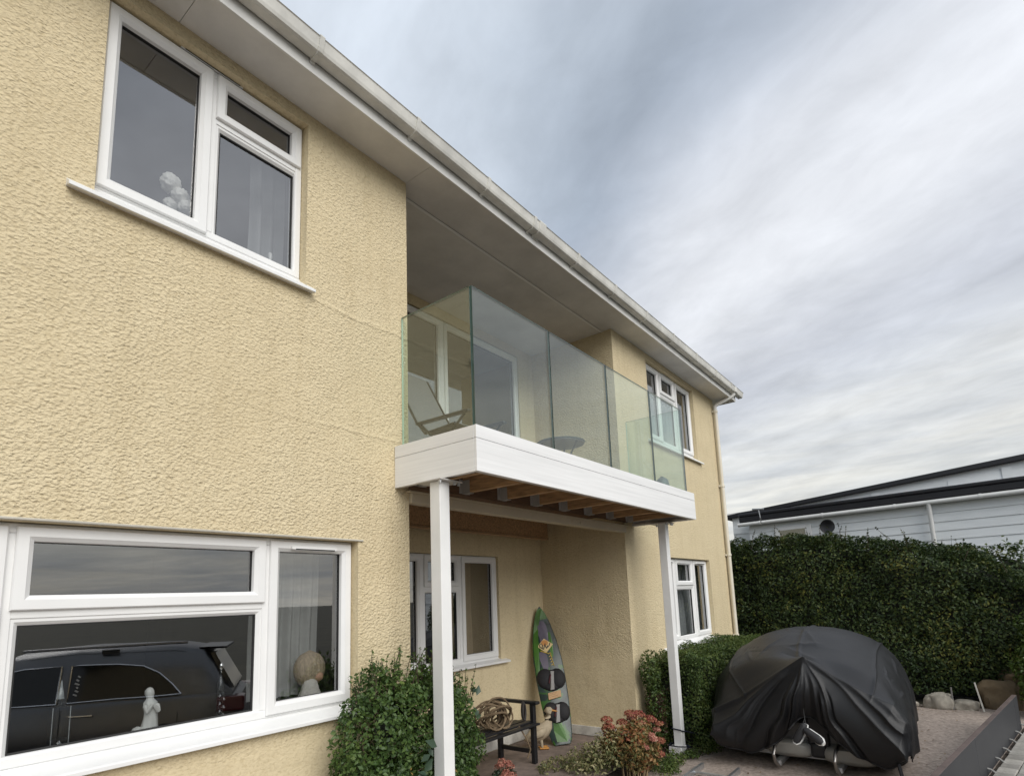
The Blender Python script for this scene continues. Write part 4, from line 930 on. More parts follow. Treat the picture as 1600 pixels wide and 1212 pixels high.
# ================================================================== BALCONY FURNITURE
ch = thing('reclining_chair', 'folding recliner with grey sling and dark frame behind the balcony side glass', 'chair', (3.5, .35, ZT))
dkm = mat('dark_aluminium', (.055, .055, .052), .35, metal=.6); sling = mat('grey_sling', (.17, .17, .175), .8, var=.1, vscale=30)
zd = ZT - .012
for s_ in (0, 1):
    x = 3.63 + s_ * .50
    MB().tube([(x, .12, zd + .40), (x, .50, zd + .38), (x, .62, zd + .52), (x, .98, zd + 1.14)], .013, 8).build('side_rail', dkm, ch, smooth=True)
    MB().bar((x - .01, -.06, zd + .475), (x - .01, .60, zd + .485), .05, .025).build('arm', dkm, ch, bevel=.006)
    MB().tube([(x, .0, zd + .47), (x, .55, zd + .012)], .012, 8).build('leg', dkm, ch); MB().tube([(x, .56, zd + .48), (x, .08, zd + .012)], .012, 8).build('leg', dkm, ch)
    MB().tube([(x - .02, .30, zd + .26), (x + .02, .30, zd + .26)], .022, 10).build('pivot', galv, ch)
for y in (.02, .52): MB().tube([(3.63, y + .04, zd + .016), (4.13, y + .04, zd + .016)], .011, 8).build('crossbar', dkm, ch)
pp = [(.12, .405), (.30, .385), (.50, .385), (.62, .525), (.80, .83), (.98, 1.145)]
MB().rings([[(3.645, y, zd + z), (4.115, y, zd + z), (4.115, y + .004, zd + z + .008), (3.645, y + .004, zd + z + .008)] for y, z in pp]).build('sling', sling, ch, smooth=True)
tb = thing('round_table', 'round glass-topped table behind the middle balcony panels', 'table', (5.38, .15, ZT))
tglass = mat('smoked_glass_top', (.13, .19, .18), .08, spec=.8)
MB().lathe((5.38, .14, zd + .555), [(.001, -.004), (.27, -.004), (.275, 0), (.27, .004), (.001, .004)], 36).build('table_top', tglass, tb)
MB().lathe((5.38, .14, zd + .545), [(.245, -.01), (.262, -.01), (.262, .005), (.245, .005)], 36).build('rim', dkm, tb)
for k in range(3):
    a = k * 2.094 + .4; MB().tube([(5.38 + .23 * math.cos(a), .14 + .23 * math.sin(a), zd + .54), (5.38 + .05 * math.cos(a), .14 + .05 * math.sin(a), zd + .28), (5.38 + .24 * math.cos(a), .14 + .24 * math.sin(a), zd + .008)], .011, 8).build('leg', dkm, tb, smooth=True)
pt = thing('balcony_pot', 'small dark rounded pot at the far right end of the balcony', 'pot', (6.58, -.52, ZT))
MB().lathe((6.58, -.52, zd), [(.05, 0), (.075, .05), (.085, .12), (.07, .19), (.04, .215), (.001, .215)], 18).build('pot_body', mat('teal_pot', (.05, .085, .085), .4), pt, smooth=True)
MB().lathe((6.58, -.52, zd + .216), [(.02, 0), (.028, .012), (.001, .024)], 12).build('knob', mat('teal_pot', (.05, .085, .085), .4), pt, smooth=True)

# ================================================================== COVERED BOAT ON ITS TRAILER
CAMP = np.array([0, -3.2796, 1.7318])
def persp(pts, x0, x1):
    k = x1 / x0; return [(CAMP[1] + (y - CAMP[1]) * k, CAMP[2] + (z - CAMP[2]) * k) for y, z in pts]
FX = 6.35
Tp = persp([(-.74, .10), (-.765, .346), (-1.06, .49), (-1.43, .74), (-1.775, .98), (-2.065, .78), (-2.34, .63), (-2.56, .53), (-2.65, .37), (-2.64, .06)], 6.9, FX)
Bp = persp([(-.735, .09), (-.80, -.03), (-1.15, -.10), (-1.46, .07), (-1.68, .34), (-1.80, .35), (-1.98, .17), (-2.20, .0), (-2.46, -.09), (-2.63, .04)], 6.9, FX)
ts = np.array([-1, -.84, -.55, -.26, 0, .22, .45, .68, .86, 1.0]); tb_s = np.array([-1, -.85, -.55, -.25, -.04, .06, .25, .5, .8, 1.0])
NS = 300; S = np.linspace(-1, 1, NS + 1)
def curve(tt, pts): 
    a = np.array(pts); return np.interp(S, tt, a[:, 0]), np.interp(S, tt, a[:, 1])
def smooth1(a, k=5):
    pad = np.pad(a, k, mode='edge'); return np.convolve(pad, np.ones(2 * k + 1) / (2 * k + 1), 'valid')
ty, tz = curve(ts, Tp); by, bz = curve(tb_s, Bp); ty, tz = smooth1(ty, 1), smooth1(tz, 1); by, bz = smooth1(by, 7), smooth1(bz, 7)
def sect(x, yc, w_, h, zb, p=.75):
    th_ = S * math.pi / 2; y = yc - w_ * np.sign(th_) * np.abs(np.sin(th_)) ** .9; z = zb + (h - zb) * np.cos(th_) ** p; return np.full(NS + 1, x), y, z
rows = []
NC = 60
for j in range(NC + 1):
    t = j / NC; y = by + (ty - by) * t; z = bz + (tz - bz) * t
    x = FX + .10 - .26 * math.sin(math.pi * min(1, t * 1.0) * .5 + .0) * (1 - t) * 1.2 - .06 * (1 - t) * np.abs(S)
    rows.append((x * np.ones(NS + 1), y, z))
secs = [sect(6.75, -1.77, .94, 1.0, .06, .66), sect(7.1, -1.71, .98, 1.09, .06, .64), sect(7.7, -1.67, .99, 1.20, .08, .62), sect(8.4, -1.66, .96, 1.20, .10, .6), sect(9.2, -1.66, .84, 1.08, .14, .65), sect(9.9, -1.64, .55, .92, .22, .7), sect(10.3, -1.63, .16, .74, .40, .8)]
prev = (np.full(NS + 1, FX + .10), ty, tz); chain = [prev] + secs; NSUB = 16
for ii in range(len(chain) - 1):
    p0, p1, p2, p3 = chain[max(0, ii - 1)], chain[ii], chain[ii + 1], chain[min(len(chain) - 1, ii + 2)]
    for j in range(1, NSUB + 1):
        t = j / NSUB
        rows.append(tuple(.5 * (2 * b + (c - a) * t + (2 * a - 5 * b + 4 * c - d) * t * t + (3 * b - a - 3 * c + d) * t ** 3) if i else b + (c - b) * t for i, (a, b, c, d) in enumerate(zip(p0, p1, p2, p3))))
P = np.stack([np.stack(r, 1) for r in rows]); nr = len(rows); G = P.reshape(-1, 3).copy()
# folds: radiating from the peak on the front curtain, slack creases elsewhere
pk = np.array([FX, Tp[4][0], Tp[4][1]]); ridx = np.repeat(np.arange(nr), NS + 1); sidx = np.tile(S, nr)
phi = np.arctan2(G[:, 1] - pk[1], np.maximum(pk[2] - G[:, 2], .02)); rad = np.hypot(G[:, 1] - pk[1], pk[2] - G[:, 2])
cm = np.clip(1 - (ridx - NC + 6) / 10, 0, 1)
nz = vnoise(G + 30, 2.5, 21); nf = vnoise(G + 11, 6.0, 22); cr_ = np.random.default_rng(5)
phw = phi + nz * .10 + nf * .035; fold = np.zeros(len(G)); prof = np.clip(rad, 0, .9) ** .75
for k in range(46):
    p_ = cr_.uniform(-1.9, 1.9); w_ = cr_.uniform(.018, .075); a_ = cr_.uniform(.02, .075) * (1 if k % 3 else -.7); r0 = cr_.uniform(0, .35)
    fold += a_ * np.exp(-np.abs(phw - p_) / w_) * prof * np.clip((rad - r0) / .12, 0, 1)
fold -= .03
G[:, 0] -= fold * cm
tm = 1 - cm
cen = np.array([8.2, -1.7, .3]); out = G - cen; out[:, 0] *= .2; out /= np.linalg.norm(out, axis=1)[:, None]
slack = np.exp(-np.abs(sidx - .015) / .006) * .020 + vnoise(G + 5, 1.6, 31) * .022 + np.exp(-np.abs(np.abs(sidx) - .50) / .010) * .018
for k in range(70):                                                       # taut creases between the supports
    x_, s_ = cr_.uniform(6.5, 9.2), cr_.uniform(-.95, .95); an_ = cr_.uniform(-1.2, 1.2); ln_ = cr_.uniform(.12, .5); w_ = cr_.uniform(.008, .028); a_ = cr_.uniform(.006, .020) * cr_.choice([1, -1])
    dx_ = G[:, 0] - x_ + nf * .03; ds_ = (sidx - s_) * 1.5; al_ = dx_ * math.cos(an_) + ds_ * math.sin(an_); ac_ = -dx_ * math.sin(an_) + ds_ * math.cos(an_)
    slack += a_ * np.exp(-np.abs(ac_) / w_) * np.clip(1 - (np.abs(al_) / ln_) ** 2, 0, 1)
side = np.clip((np.abs(sidx) - .55) / .4, 0, 1); vert = np.sin(G[:, 0] * 9 + nz * 3) * .03 * side
G += out * ((slack + vert) * tm)[:, None]
G[:, 2] = np.maximum(G[:, 2], -.085)
idx = np.arange(nr * (NS + 1)).reshape(nr, NS + 1)
F = np.stack([idx[:-1, :-1], idx[:-1, 1:], idx[1:, 1:], idx[1:, :-1]], -1).reshape(-1, 4)
bc = thing('boat_cover', 'black fabric cover draped in folds over the small boat on the drive', 'cover', (8.2, -1.7, .3))
cover_m = mat('cover_fabric', (.0075, .0078, .0092), .46, var=.25, vscale=3, bump=.0008, bscale=500, spec=.42)
cov = np_mesh('cover_sheet', G, F, cover_m, bc, smooth=True)
md = cov.modifiers.new('thickness', 'SOLIDIFY'); md.thickness = .004
# drawn hem cord
hem = [tuple(G[i]) for i in range(0, NS + 1, 2)]
MB().tube(hem, .010, 6).build('hem', cover_m, bc, smooth=True)
MB().tube([(6.42, -2.60, .14), (6.40, -2.62, .02), (6.35, -2.60, -.095)], .016, 6).build('strap', mat('black_strap', (.015, .015, .018), .7), bc)

bt = thing('small_boat', 'pale hull of a small boat showing below the parted black cover', 'boat', (8.0, -1.72, .0))
hull_m = mat('hull_gelcoat', (.33, .32, .29), .3, var=.15, vscale=5); hull_g = mat('hull_grey', (.16, .15, .14), .5, var=.2, vscale=6)
def lobe(yc, hw, z0, z1):
    rg = []
    for x, k, zz in ((6.62, .55, .02), (6.66, .85, .008), (6.74, 1.0, 0), (8.6, 1.0, .02), (9.6, .5, .15)):
        rg.append([(x, yc + hw * k * math.copysign(abs(math.cos(a)) ** .6, math.cos(a)), (z0 + z1) / 2 + zz + (z1 - z0) / 2 * k * math.copysign(abs(math.sin(a)) ** .7, math.sin(a))) for a in np.linspace(0, 6.2832, 25)[:-1]])
    return MB().rings(rg)
lobe(-1.62, .235, -.01, .17).build('hull', hull_m, bt, smooth=True); lobe(-2.17, .25, -.03, .15).build('hull', hull_m, bt, smooth=True)
MB().box(6.78, 9.2, -2.40, -1.42, .13, .33).build('transom', hull_g, bt, bevel=.03, seg=2)
MB().box(6.70, 7.0, -2.0, -1.80, .10, .45).box(6.66, 6.80, -1.97, -1.83, .02, .16).build('engine_leg', black_p, bt, bevel=.03, seg=2)
tr = thing('boat_trailer', 'low trailer with two bright steel hoops under the covered boat', 'trailer', (7.8, -1.9, -.1))
for y in (-1.55, -2.10):
    MB().tube([(6.52, y, -.06), (6.44, y + .01, .0), (6.42, y + .015, .07), (6.47, y + .01, .14), (6.62, y, .18)], .017, 10).build('hoop', chrome, tr, smooth=True)
    MB().box(6.5, 9.8, y - .03, y + .03, -.05, .0).build('rail', galv, tr, bevel=.004)
for x in (6.9, 8.6): MB().box(x, x + .06, -2.5, -1.1, -.045, -.005).build('crossbar', galv, tr)
tyre = mat('tyre_rubber', (.018, .018, .018), .8, var=.2, vscale=20)
for y in (-1.12, -2.52):
    rg = []
    for r_, dy in ((.10, -.06), (.19, -.075), (.215, -.05), (.22, 0), (.215, .05), (.19, .075), (.10, .06)):
        rg.append([(7.3 + r_ * math.cos(a), y + dy, .122 + r_ * math.sin(a)) for a in np.linspace(0, 6.2832, 29)[:-1]])
    wh = MB().rings(rg).build('wheel', tyre, tr, smooth=True)
    rg = [[(7.3 + r_ * math.cos(a), y + dy, .122 + r_ * math.sin(a)) for a in np.linspace(0, 6.2832, 21)[:-1]] for r_, dy in ((.02, -.08), (.09, -.07), (.105, -.062), (.105, .062), (.02, .08))]
    MB().rings(rg).build('rim', galv, wh)
# pair of shoes hung under the peak
shoe_m = mat('shoe_fabric', (.018, .018, .020), .7, bump=.001, bscale=200); sole_m = mat('shoe_sole', (.72, .72, .70), .6)
for i, (c, ang, lab) in enumerate((((6.30, -1.845, .335), -.5, 'black shoe with white toe sole hanging in the cover opening, the left of the pair'), ((6.27, -1.955, .325), .75, 'black shoe with white toe sole hanging in the cover opening, the right of the pair'))):
    t_ = thing('shoe', lab, 'shoe', c, 'shoes hanging in the cover opening')
    ax_ = Vector((-.35, -math.sin(ang) * .9, -.75 if i == 0 else -.35)).normalized(); sd_ = ax_.cross(Vector((-1, .1, .3))).normalized(); nn = sd_.cross(ax_).normalized()
    if nn.x > 0: nn = -nn
    def ring(a, wv, h0, h1, off=0): 
        q = Vector(c) + ax_ * a; return [tuple(q + sd_ * wv * math.cos(k) + nn * (h0 + (h1 - h0) * (.5 + .5 * math.sin(k)))) for k in np.linspace(0, 6.2832, 13)[:-1]]
    MB().rings([ring(-.09, .022, 0, .055), ring(-.06, .032, 0, .075), ring(-.01, .035, 0, .065), ring(.05, .040, 0, .05), ring(.09, .036, 0, .042), ring(.115, .018, .0, .03)]).build('upper', shoe_m, t_, smooth=True)
    MB().rings([ring(-.098, .02, -.018, .004), ring(-.06, .036, -.02, .006), ring(.05, .044, -.02, .006), ring(.095, .040, -.018, .012), ring(.125, .02, -.014, .022)]).build('sole', sole_m, t_, smooth=True)
    MB().tube([tuple(Vector(c) + nn * .06 - ax_ * .03), (6.34, -1.88, .46), (6.42, -1.86, .55)], .004, 5).build('lace', mat('lace_dark', (.03, .03, .03), .7), t_)

# ================================================================== DRIVE THINGS
ld = thing('metal_ladder', 'grey metal ladder lying on the drive beside the right white post', 'ladder', (5.4, -1.0, -.1))
for y in (-.87, -1.24): MB().box(4.5, 6.22, y - .016, y + .016, -.098, -.045).build('rail', galv, ld, bevel=.004)
for k in range(6): MB().tube([(4.62 + k * .265, -.886, -.07), (4.62 + k * .265, -1.224, -.07)], .014, 8).build('rung', galv, ld)
cb = thing('dark_cable', 'dark blue cable looped round the foot of the right white post', 'cable', (6.65, -.45, 0))
cab_m = mat('navy_cable', (.012, .016, .03), .5)
def sqloop(z, tilt): return [(6.592, -.51, z), (6.70, -.512, z - tilt), (6.706, -.40, z), (6.592, -.398, z + tilt * .5), (6.590, -.505, z + .004)]
MB().tube(sqloop(.16, .03), .007, 6).build('loop', cab_m, cb)
MB().tube([(6.60, -.56, -.01), (6.66, -.57, -.03), (6.72, -.54, -.03), (6.73, -.44, -.01), (6.64, -.345, .0), (6.53, -.37, 0), (6.52, -.48, .0), (6.60, -.56, -.01), (6.605, -.525, -.09)], .007, 6).build('loop', cab_m, cb, smooth=True)
MB().tube([(6.706, -.47, .14), (6.85, -.60, .08), (7.0, -.70, .02), (7.15, -.9, -.085)], .007, 6).build('tail', cab_m, cb, smooth=True)

fbar = thing('flood_barrier', 'low dark grey board barrier running along the front edge of the drive', 'barrier', (7.2, -3.16, -.1))
bar_m = mat('charcoal_board', (.040, .041, .045), .55, var=.12, vscale=2.5, bump=.0006, bscale=60)
fa = Vector((4.5, -2.76, 0)); fb_ = Vector((9.62, -3.59, 0)); fu = (fb_ - fa).normalized(); fv = Vector((fu.y, -fu.x, 0)); FL = (fb_ - fa).length
if fv.y > 0: fv = -fv
def FP(t, o, z): v = fa + fu * t + fv * o; return (v.x, v.y, z)
def fbox(t0, t1, o0, o1, z0, z1, name, m_, parent, bevel=.003, bh=None):
    vs = [FP(t, o, z) for z in (z0, z1) for o in (o0, o1) for t in (t0, t1)]
    return MB().add(vs, ((0, 2, 3, 1), (4, 5, 7, 6), (0, 1, 5, 4), (1, 3, 7, 5), (3, 2, 6, 7), (2, 0, 4, 6))).build(name, m_, parent, bevel=bevel)
ed = [0, 2.45, 4.90, FL]
for a, b in zip(ed[:-1], ed[1:]): fbox(a + .002, b - .002, -.022, .022, -.095, .30, 'board', bar_m, fbar)
fbox(0, FL, -.024, .023, .3005, .304, 'edge_strip', mat('barrier_edge', (.11, .08, .07), .7, var=.3, vscale=6), fbar, .002)
for k in range(10):
    t_ = .9 + k * .47
    MB().tube([FP(t_, .024, -.03), FP(t_, .05, -.035), FP(t_ + .02, .085, -.07), FP(t_ + .03, .10, -.075)], [.010, .010, .012, .014], 7).build('bracket', mat('dull_bracket', (.27, .265, .25), .7, var=.4, vscale=30), fbar, smooth=True)
# block paving in front of it
pvm = [mat('paver_%d' % i, c, .9, var=.25, vscale=18, bump=.003, bscale=60) for i, c in enumerate(((.30, .285, .255), (.24, .225, .20), (.34, .32, .285)))]
pav = MB(); pav.quad(FP(0, .026, -.099), FP(FL + .6, .026, -.099), FP(FL + .6, 1.0, -.099), FP(0, 1.0, -.099)); pavo = struct(pav.build('paving', soil_m))
def paver_me(mm):
    b_ = MB().box(-.098, .098, -.073, .073, 0, .03); o = b_.build('paver', mm, pavo, bevel=.006); return o
protos = [paver_me(mm) for mm in pvm]; rr = random.Random(9); ang = math.atan2(fu.y, fu.x); first = [True] * 3
for r_ in range(6):
    for c_ in range(18):
        k = rr.randrange(3); t_ = 1.5 + c_ * .205 + (.1 if r_ % 2 else 0); v_ = .145 + r_ * .152
        o = protos[k] if first[k] else protos[k].copy()
        if not first[k]: COL.objects.link(o)
        first[k] = False; p = FP(t_, v_, -.098 + rr.uniform(0, .008)); o.location = p; o.rotation_euler = (rr.uniform(-.02, .02), rr.uniform(-.02, .02), ang + rr.uniform(-.02, .02))
# stones and stakes at the foot of the tall hedge
def rock(c, rx, ry, rz, m_, lab, seed):
    rg_ = np.random.default_rng(seed); b_ = bmesh.new(); bmesh.ops.create_icosphere(b_, subdivisions=4, radius=1)
    co = np.array([v.co[:] for v in b_.verts]); k = 1 + .30 * vnoise(co + seed, 1.1, seed) + .16 * np.abs(vnoise(co + seed, 2.6, seed + 1)) + .06 * vnoise(co + seed, 7, seed + 2)
    co = np.sign(co) * np.abs(co) ** .75 * k[:, None]
    fs_ = [[v.index for v in f.verts] for f in b_.faces]; b_.free()
    o = MB().add([(c[0] + p[0] * rx, c[1] + p[1] * ry, c[2] + p[2] * rz) for p in co], fs_).build('boulder', m_, smooth=True); return tag(o, lab, 'rock', 'rocks at the foot of the tall hedge')
rk1 = mat('pale_stone', (.34, .31, .26), .9, var=.35, vscale=8, bump=.01, bscale=18); rk2 = mat('tan_sandstone', (.17, .125, .075), .9, var=.35, vscale=5, bump=.01, bscale=14)
rock((10.72, -2.78, -.02), .12, .17, .15, rk1, 'pale squarish stone at the foot of the tall hedge, right of the boat cover', 1)
rock((10.74, -3.05, -.06), .12, .16, .08, rk1, 'flat pale stone between the two stakes below the tall hedge', 2)
rock((11.08, -3.50, .0), .22, .24, .24, rk2, 'large tan boulder below the hedge, behind the end of the barrier', 3)
rock((11.2, -3.74, .30), .22, .22, .17, rk2, 'tan boulder lying on top of the large one below the hedge', 4)
rock((10.72, -2.40, -.07), .09, .12, .05, rk1, 'small low stone at the hedge foot nearest the boat cover', 5)
for (y, h, tl, lab) in ((-2.93, .26, 0, 'short grey stake at the foot of the tall hedge'), (-3.27, .34, .06, 'leaning white stake at the foot of the tall hedge, beside the tan boulder')):
    tag(MB().bar((10.62, y, -.1), (10.66, y + tl, h - .1 + .05), .035, .02).build('garden_stake', mat('stake_%s' % ('white' if tl else 'grey'), (.55, .53, .48) if tl else (.16, .15, .14), .7), bevel=.003), lab, 'stake')

# ================================================================== ORNAMENTS IN THE WINDOWS
ZW = 1.086
white_c = mat('white_ceramic', (.78, .78, .76), .35, var=.06, vscale=20)
fg = thing('white_figurine', 'white robed figurine on a rock base behind the big lower pane', 'figurine', (1.34, .24, ZW))
rg = []
for z, rx, ry, dx in ((.0, .045, .034, .0), (.02, .047, .036, .0), (.05, .040, .032, .004), (.085, .034, .028, .006), (.12, .031, .026, .006), (.15, .034, .027, .004), (.172, .032, .025, .002), (.188, .018, .017, .0), (.20, .016, .018, -.002), (.215, .022, .023, -.004), (.232, .021, .022, -.005), (.245, .012, .013, -.004), (.249, .002, .002, -.004)):
    rg.append([(1.345 + dx + rx * math.cos(a) * (1 + .06 * math.sin(a * 7 + z * 30)), .24 + ry * math.sin(a) * (1 + .06 * math.sin(a * 7 + z * 30)), ZW + z) for a in np.linspace(0, 6.2832, 29)[:-1]])
MB().rings(rg).build('robed_body', white_c, fg, smooth='all')
MB().tube([(1.375, .225, ZW + .155), (1.372, .200, ZW + .13), (1.345, .195, ZW + .165)], [.013, .012, .008], 8).tube([(1.318, .225, ZW + .155), (1.32, .200, ZW + .13), (1.343, .195, ZW + .165)], [.013, .012, .008], 8).build('praying_arms', white_c, fg, smooth=True)
MB().rings([[(1.335 + r_ * 1.35 * math.cos(a) * (1 + .15 * math.sin(3 * a + 1)) - .018 * (z < .03), .24 + r_ * math.sin(a), ZW + z) for a in np.linspace(0, 6.2832, 17)[:-1]] for r_, z in ((.055, .0), (.058, .012), (.05, .026), (.036, .034))]).build('rock_base', white_c, fg)
MB().rings([[(1.29 + r_ * math.cos(a), .235 + r_ * math.sin(a), ZW + z) for a in np.linspace(0, 6.2832, 13)[:-1]] for r_, z in ((.028, .0), (.03, .03), (.022, .05), (.006, .058))]).build('rock_base', white_c, fg)
cl_glass = mat('cut_glass', (.42, .45, .46), .08, spec=.9, var=.5, vscale=30); cl_cap = mat('silver_cap', (.8, .8, .8), .2, metal=1.0)
ob = thing('glass_tower', 'tall square glass tower ornament with a pointed spire behind the big lower pane', 'ornament', (.95, .24, ZW))
gl_clear = mat_glass('ornament_glass', (.62, .66, .67), .10)
for (s_, z0, z1) in ((.034, .0, .215), (.028, .2155, .25)): MB().box(.952 - s_, .952 + s_, .24 - s_, .24 + s_, ZW + z0, ZW + z1).build('tower_block', gl_clear, ob, bevel=.003)
for sx_ in (-1, 1): MB().box(.952 + sx_ * .0345 - .0015, .952 + sx_ * .0345 + .0015, .2045, .2075, ZW, ZW + .215).build('tower_edge', cl_glass, ob)
MB().lathe((.952, .24, ZW + .2505), [(.016, 0), (.013, .02), (.007, .05), (.002, .085)], 8).build('spire', cl_glass, ob)
MB().lathe((.952, .205, ZW + .05), [(.001, -.01), (.012, 0), (.001, .012)], 8).build('crest', cl_cap, ob)
bo = thing('glass_bottle', 'ornate clear glass bottle with a silver ball stopper behind the big lower pane', 'bottle', (1.715, .24, ZW))
MB().lathe((1.715, .24, ZW), [(.020, 0), (.022, .02), (.020, .12), (.022, .16), (.020, .225), (.010, .25), (.009, .275), (.014, .28), (.012, .29)], 16).build('bottle_body', gl_clear, bo, smooth=True)
MB().lathe((1.715, .24, ZW + .291), [(.006, 0), (.012, .012), (.016, .026), (.010, .042), (.002, .048)], 12).build('stopper', cl_cap, bo, smooth=True)
for k in range(7): MB().lathe((1.715 + (.012 if k % 2 else -.012), .2165, ZW + .02 + k * .022), [(.001, -.009), (.009, 0), (.001, .009)], 8).build('relief', cl_cap, bo)
dl = thing('bonnet_doll', 'doll with a straw-coloured bonnet and pale dress behind the narrow lower pane', 'doll', (2.31, .27, ZW))
straw = mat('straw_hair', (.46, .36, .25), .8, var=.35, vscale=18, bump=.004, bscale=60, stretch=(4, 4, .6)); dress = mat('pale_dress', (.62, .58, .54), .8, var=.15); skin = mat('doll_face', (.52, .30, .20), .6)
rg = []
for t_ in np.linspace(0, 1, 9):
    a0 = math.pi * t_; r_ = math.sin(max(.02, a0)) ** .5; z = .235 - math.cos(a0) * -.085
    rg.append([(2.33 + .112 * r_ * math.cos(a), .29 + .08 * r_ * math.sin(a), ZW + .10 + .25 * t_) for a in np.linspace(0, 6.2832, 25)[:-1]])
MB().rings(rg).build('bonnet', straw, dl, smooth='all')
MB().rings([[(2.31 + rx * math.cos(a) * (1 + .08 * math.sin(a * 6)), .25 + ry * math.sin(a), ZW + z) for a in np.linspace(0, 6.2832, 25)[:-1]] for rx, ry, z in ((.095, .07, 0), (.09, .065, .04), (.06, .05, .10), (.045, .04, .15), (.02, .02, .175))]).build('dress', dress, dl, smooth='all')
MB().rings([[(2.345 + .038 * s_ * math.cos(a), .218, ZW + .20 + .042 * s_ * math.sin(a)) for a in np.linspace(0, 6.2832, 15)[:-1]] for s_ in (1, .01)]).build('face', skin, dl) if False else None
MB().lathe((2.36, .225, ZW + .175), [(.002, -.03), (.024, -.018), (.032, 0), (.026, .02), (.004, .032)], 14, sy=.7).build('face', skin, dl, smooth='all')
MB().add([(2.27, .185, ZW + .01), (2.36, .175, ZW + .01), (2.345, .21, ZW + .10), (2.285, .215, ZW + .105), (2.27, .189, ZW + .01), (2.36, .179, ZW + .01), (2.345, .214, ZW + .10), (2.285, .219, ZW + .105)], ((0, 1, 2, 3), (7, 6, 5, 4), (0, 4, 5, 1), (1, 5, 6, 2), (2, 6, 7, 3), (3, 7, 4, 0))).build('apron', mat('white_apron', (.75, .75, .72), .8), dl)
vf = thing('white_flower_vase', 'vase of white ball-shaped flowers behind the upper left window', 'vase', (1.34, .28, 3.93))
MB().lathe((1.34, .28, 3.931), [(.04, 0), (.055, .04), (.06, .10), (.04, .17), (.045, .19)], 18).build('vase_body', mat('grey_vase', (.40, .44, .46), .3), vf, smooth=True)
petal = mat('white_petal', (.80, .78, .74), .7)
for (x, y, z, r_) in ((1.305, .27, 4.31, .062), (1.355, .25, 4.24, .055), (1.40, .27, 4.20, .055), (1.33, .30, 4.19, .05), (1.375, .22, 4.165, .042)):
    b2 = bmesh.new(); bmesh.ops.create_icosphere(b2, subdivisions=4, radius=1); co = np.array([v.co[:] for v in b2.verts]); fi = np.array([[v.index for v in f.verts] for f in b2.faces]); b2.free()
    k = .86 + .20 * np.abs(vnoise(co + x * 40, 2.6, 5)) + .10 * vnoise(co + 9, 6, 6)
    fo = np_mesh('flower_head', np.array([x, y, z]) + co * (r_ * k)[:, None], fi, petal, vf); MB().tube([(x, y, z - r_ * .6), (1.34, .28, 4.08)], .003, 5).build('stem', leaf_mid, vf)
fo2 = thing('slim_figurine', 'slim pale figurine at the right corner of the upper left window', 'figurine', (1.95, .26, 3.93))
MB().lathe((1.95, .26, 3.931), [(.03, 0), (.026, .05), (.016, .11), (.02, .15), (.010, .175), (.016, .195), (.012, .22), (.002, .228)], 14).build('figurine_body', white_c, fo2, smooth='all')
MB().tube([(1.965, .25, 4.07), (1.985, .245, 4.03), (1.97, .235, 4.0)], .007, 6).build('arm', white_c, fo2)

# ================================================================== CAR PARKED BEHIND THE CAMERA (seen in the big pane)
CG = -.40
cu = Vector((-.855, -.52, 0)).normalized(); cvv = Vector((.52, -.855, 0)).normalized(); c0 = Vector((4.30, -4.66, CG))
def CP(u, v, w_): q = c0 + cu * u + cvv * v; return (q.x, q.y, CG + w_)
car = thing('parked_car', 'dark grey estate car parked behind the camera, seen mirrored in the lower window', 'car', tuple(c0))
paint = mat('dark_grey_paint', (.19, .193, .20), .32, metal=.85, spec=.6, var=.08, vscale=1.5); glassk = mat('tinted_glass', (.008, .009, .010), .05, spec=.7)
ctrim = mat('bright_trim', (.75, .75, .76), .15, metal=1.0); lampr = mat('tail_lamp', (.09, .008, .014), .15, spec=.7)
W_ = 1.90
def sec(u, hw, wl_, wh_, top, nb_=10):
    """closed ring: low side, belt, top"""
    pts = [(-hw * .90, wl_), (-hw, wl_ + .12), (-hw, (wl_ + wh_) / 2), (-hw * .985, wh_ - .06), (-hw * .95, wh_), (-hw * .6, top), (hw * .6, top), (hw * .95, wh_), (hw * .985, wh_ - .06), (hw, (wl_ + wh_) / 2), (hw, wl_ + .12), (hw * .90, wl_)]
    return [CP(u, W_ / 2 + y, z) for y, z in pts]
MB().rings([sec(.0, .70, .42, .70, .72), sec(.05, .84, .30, .90, .93), sec(.22, .92, .25, .98, .99), sec(.8, .95, .24, .99, 1.0), sec(2.6, .95, .24, .97, .98), sec(3.55, .94, .24, .95, 1.0), sec(4.4, .90, .25, .86, .90), sec(4.75, .78, .30, .72, .75), sec(4.86, .60, .42, .60, .62)]).build('body', paint, car, smooth=50)
def cab(u, hb, ht, zb, zt): return [CP(u, W_ / 2 + y, z) for y, z in ((-hb, zb), (-(hb * .45 + ht * .55), (zb + zt) / 2 + .03), (-ht, zt - .07), (-ht * .9, zt - .015), (-ht * .4, zt + .012), (ht * .4, zt + .012), (ht * .9, zt - .015), (ht, zt - .07), ((hb * .45 + ht * .55), (zb + zt) / 2 + .03), (hb, zb))]
MB().rings([cab(.16, .80, .74, .96, 1.0), cab(.40, .86, .70, .96, 1.40), cab(.55, .88, .70, .96, 1.58), cab(.9, .89, .71, .96, 1.64), cab(2.0, .90, .72, .96, 1.67), cab(2.7, .90, .71, .96, 1.63), cab(3.15, .88, .68, .96, 1.38), cab(3.65, .84, .78, .95, 1.0)]).build('cabin', paint, car, smooth=50)
def side_y(u, z):                                                          # near side of the cabin, slightly proud
    t_ = (z - .96) / .63; return W_ / 2 - (.90 * (1 - t_) + .725 * t_) - .013
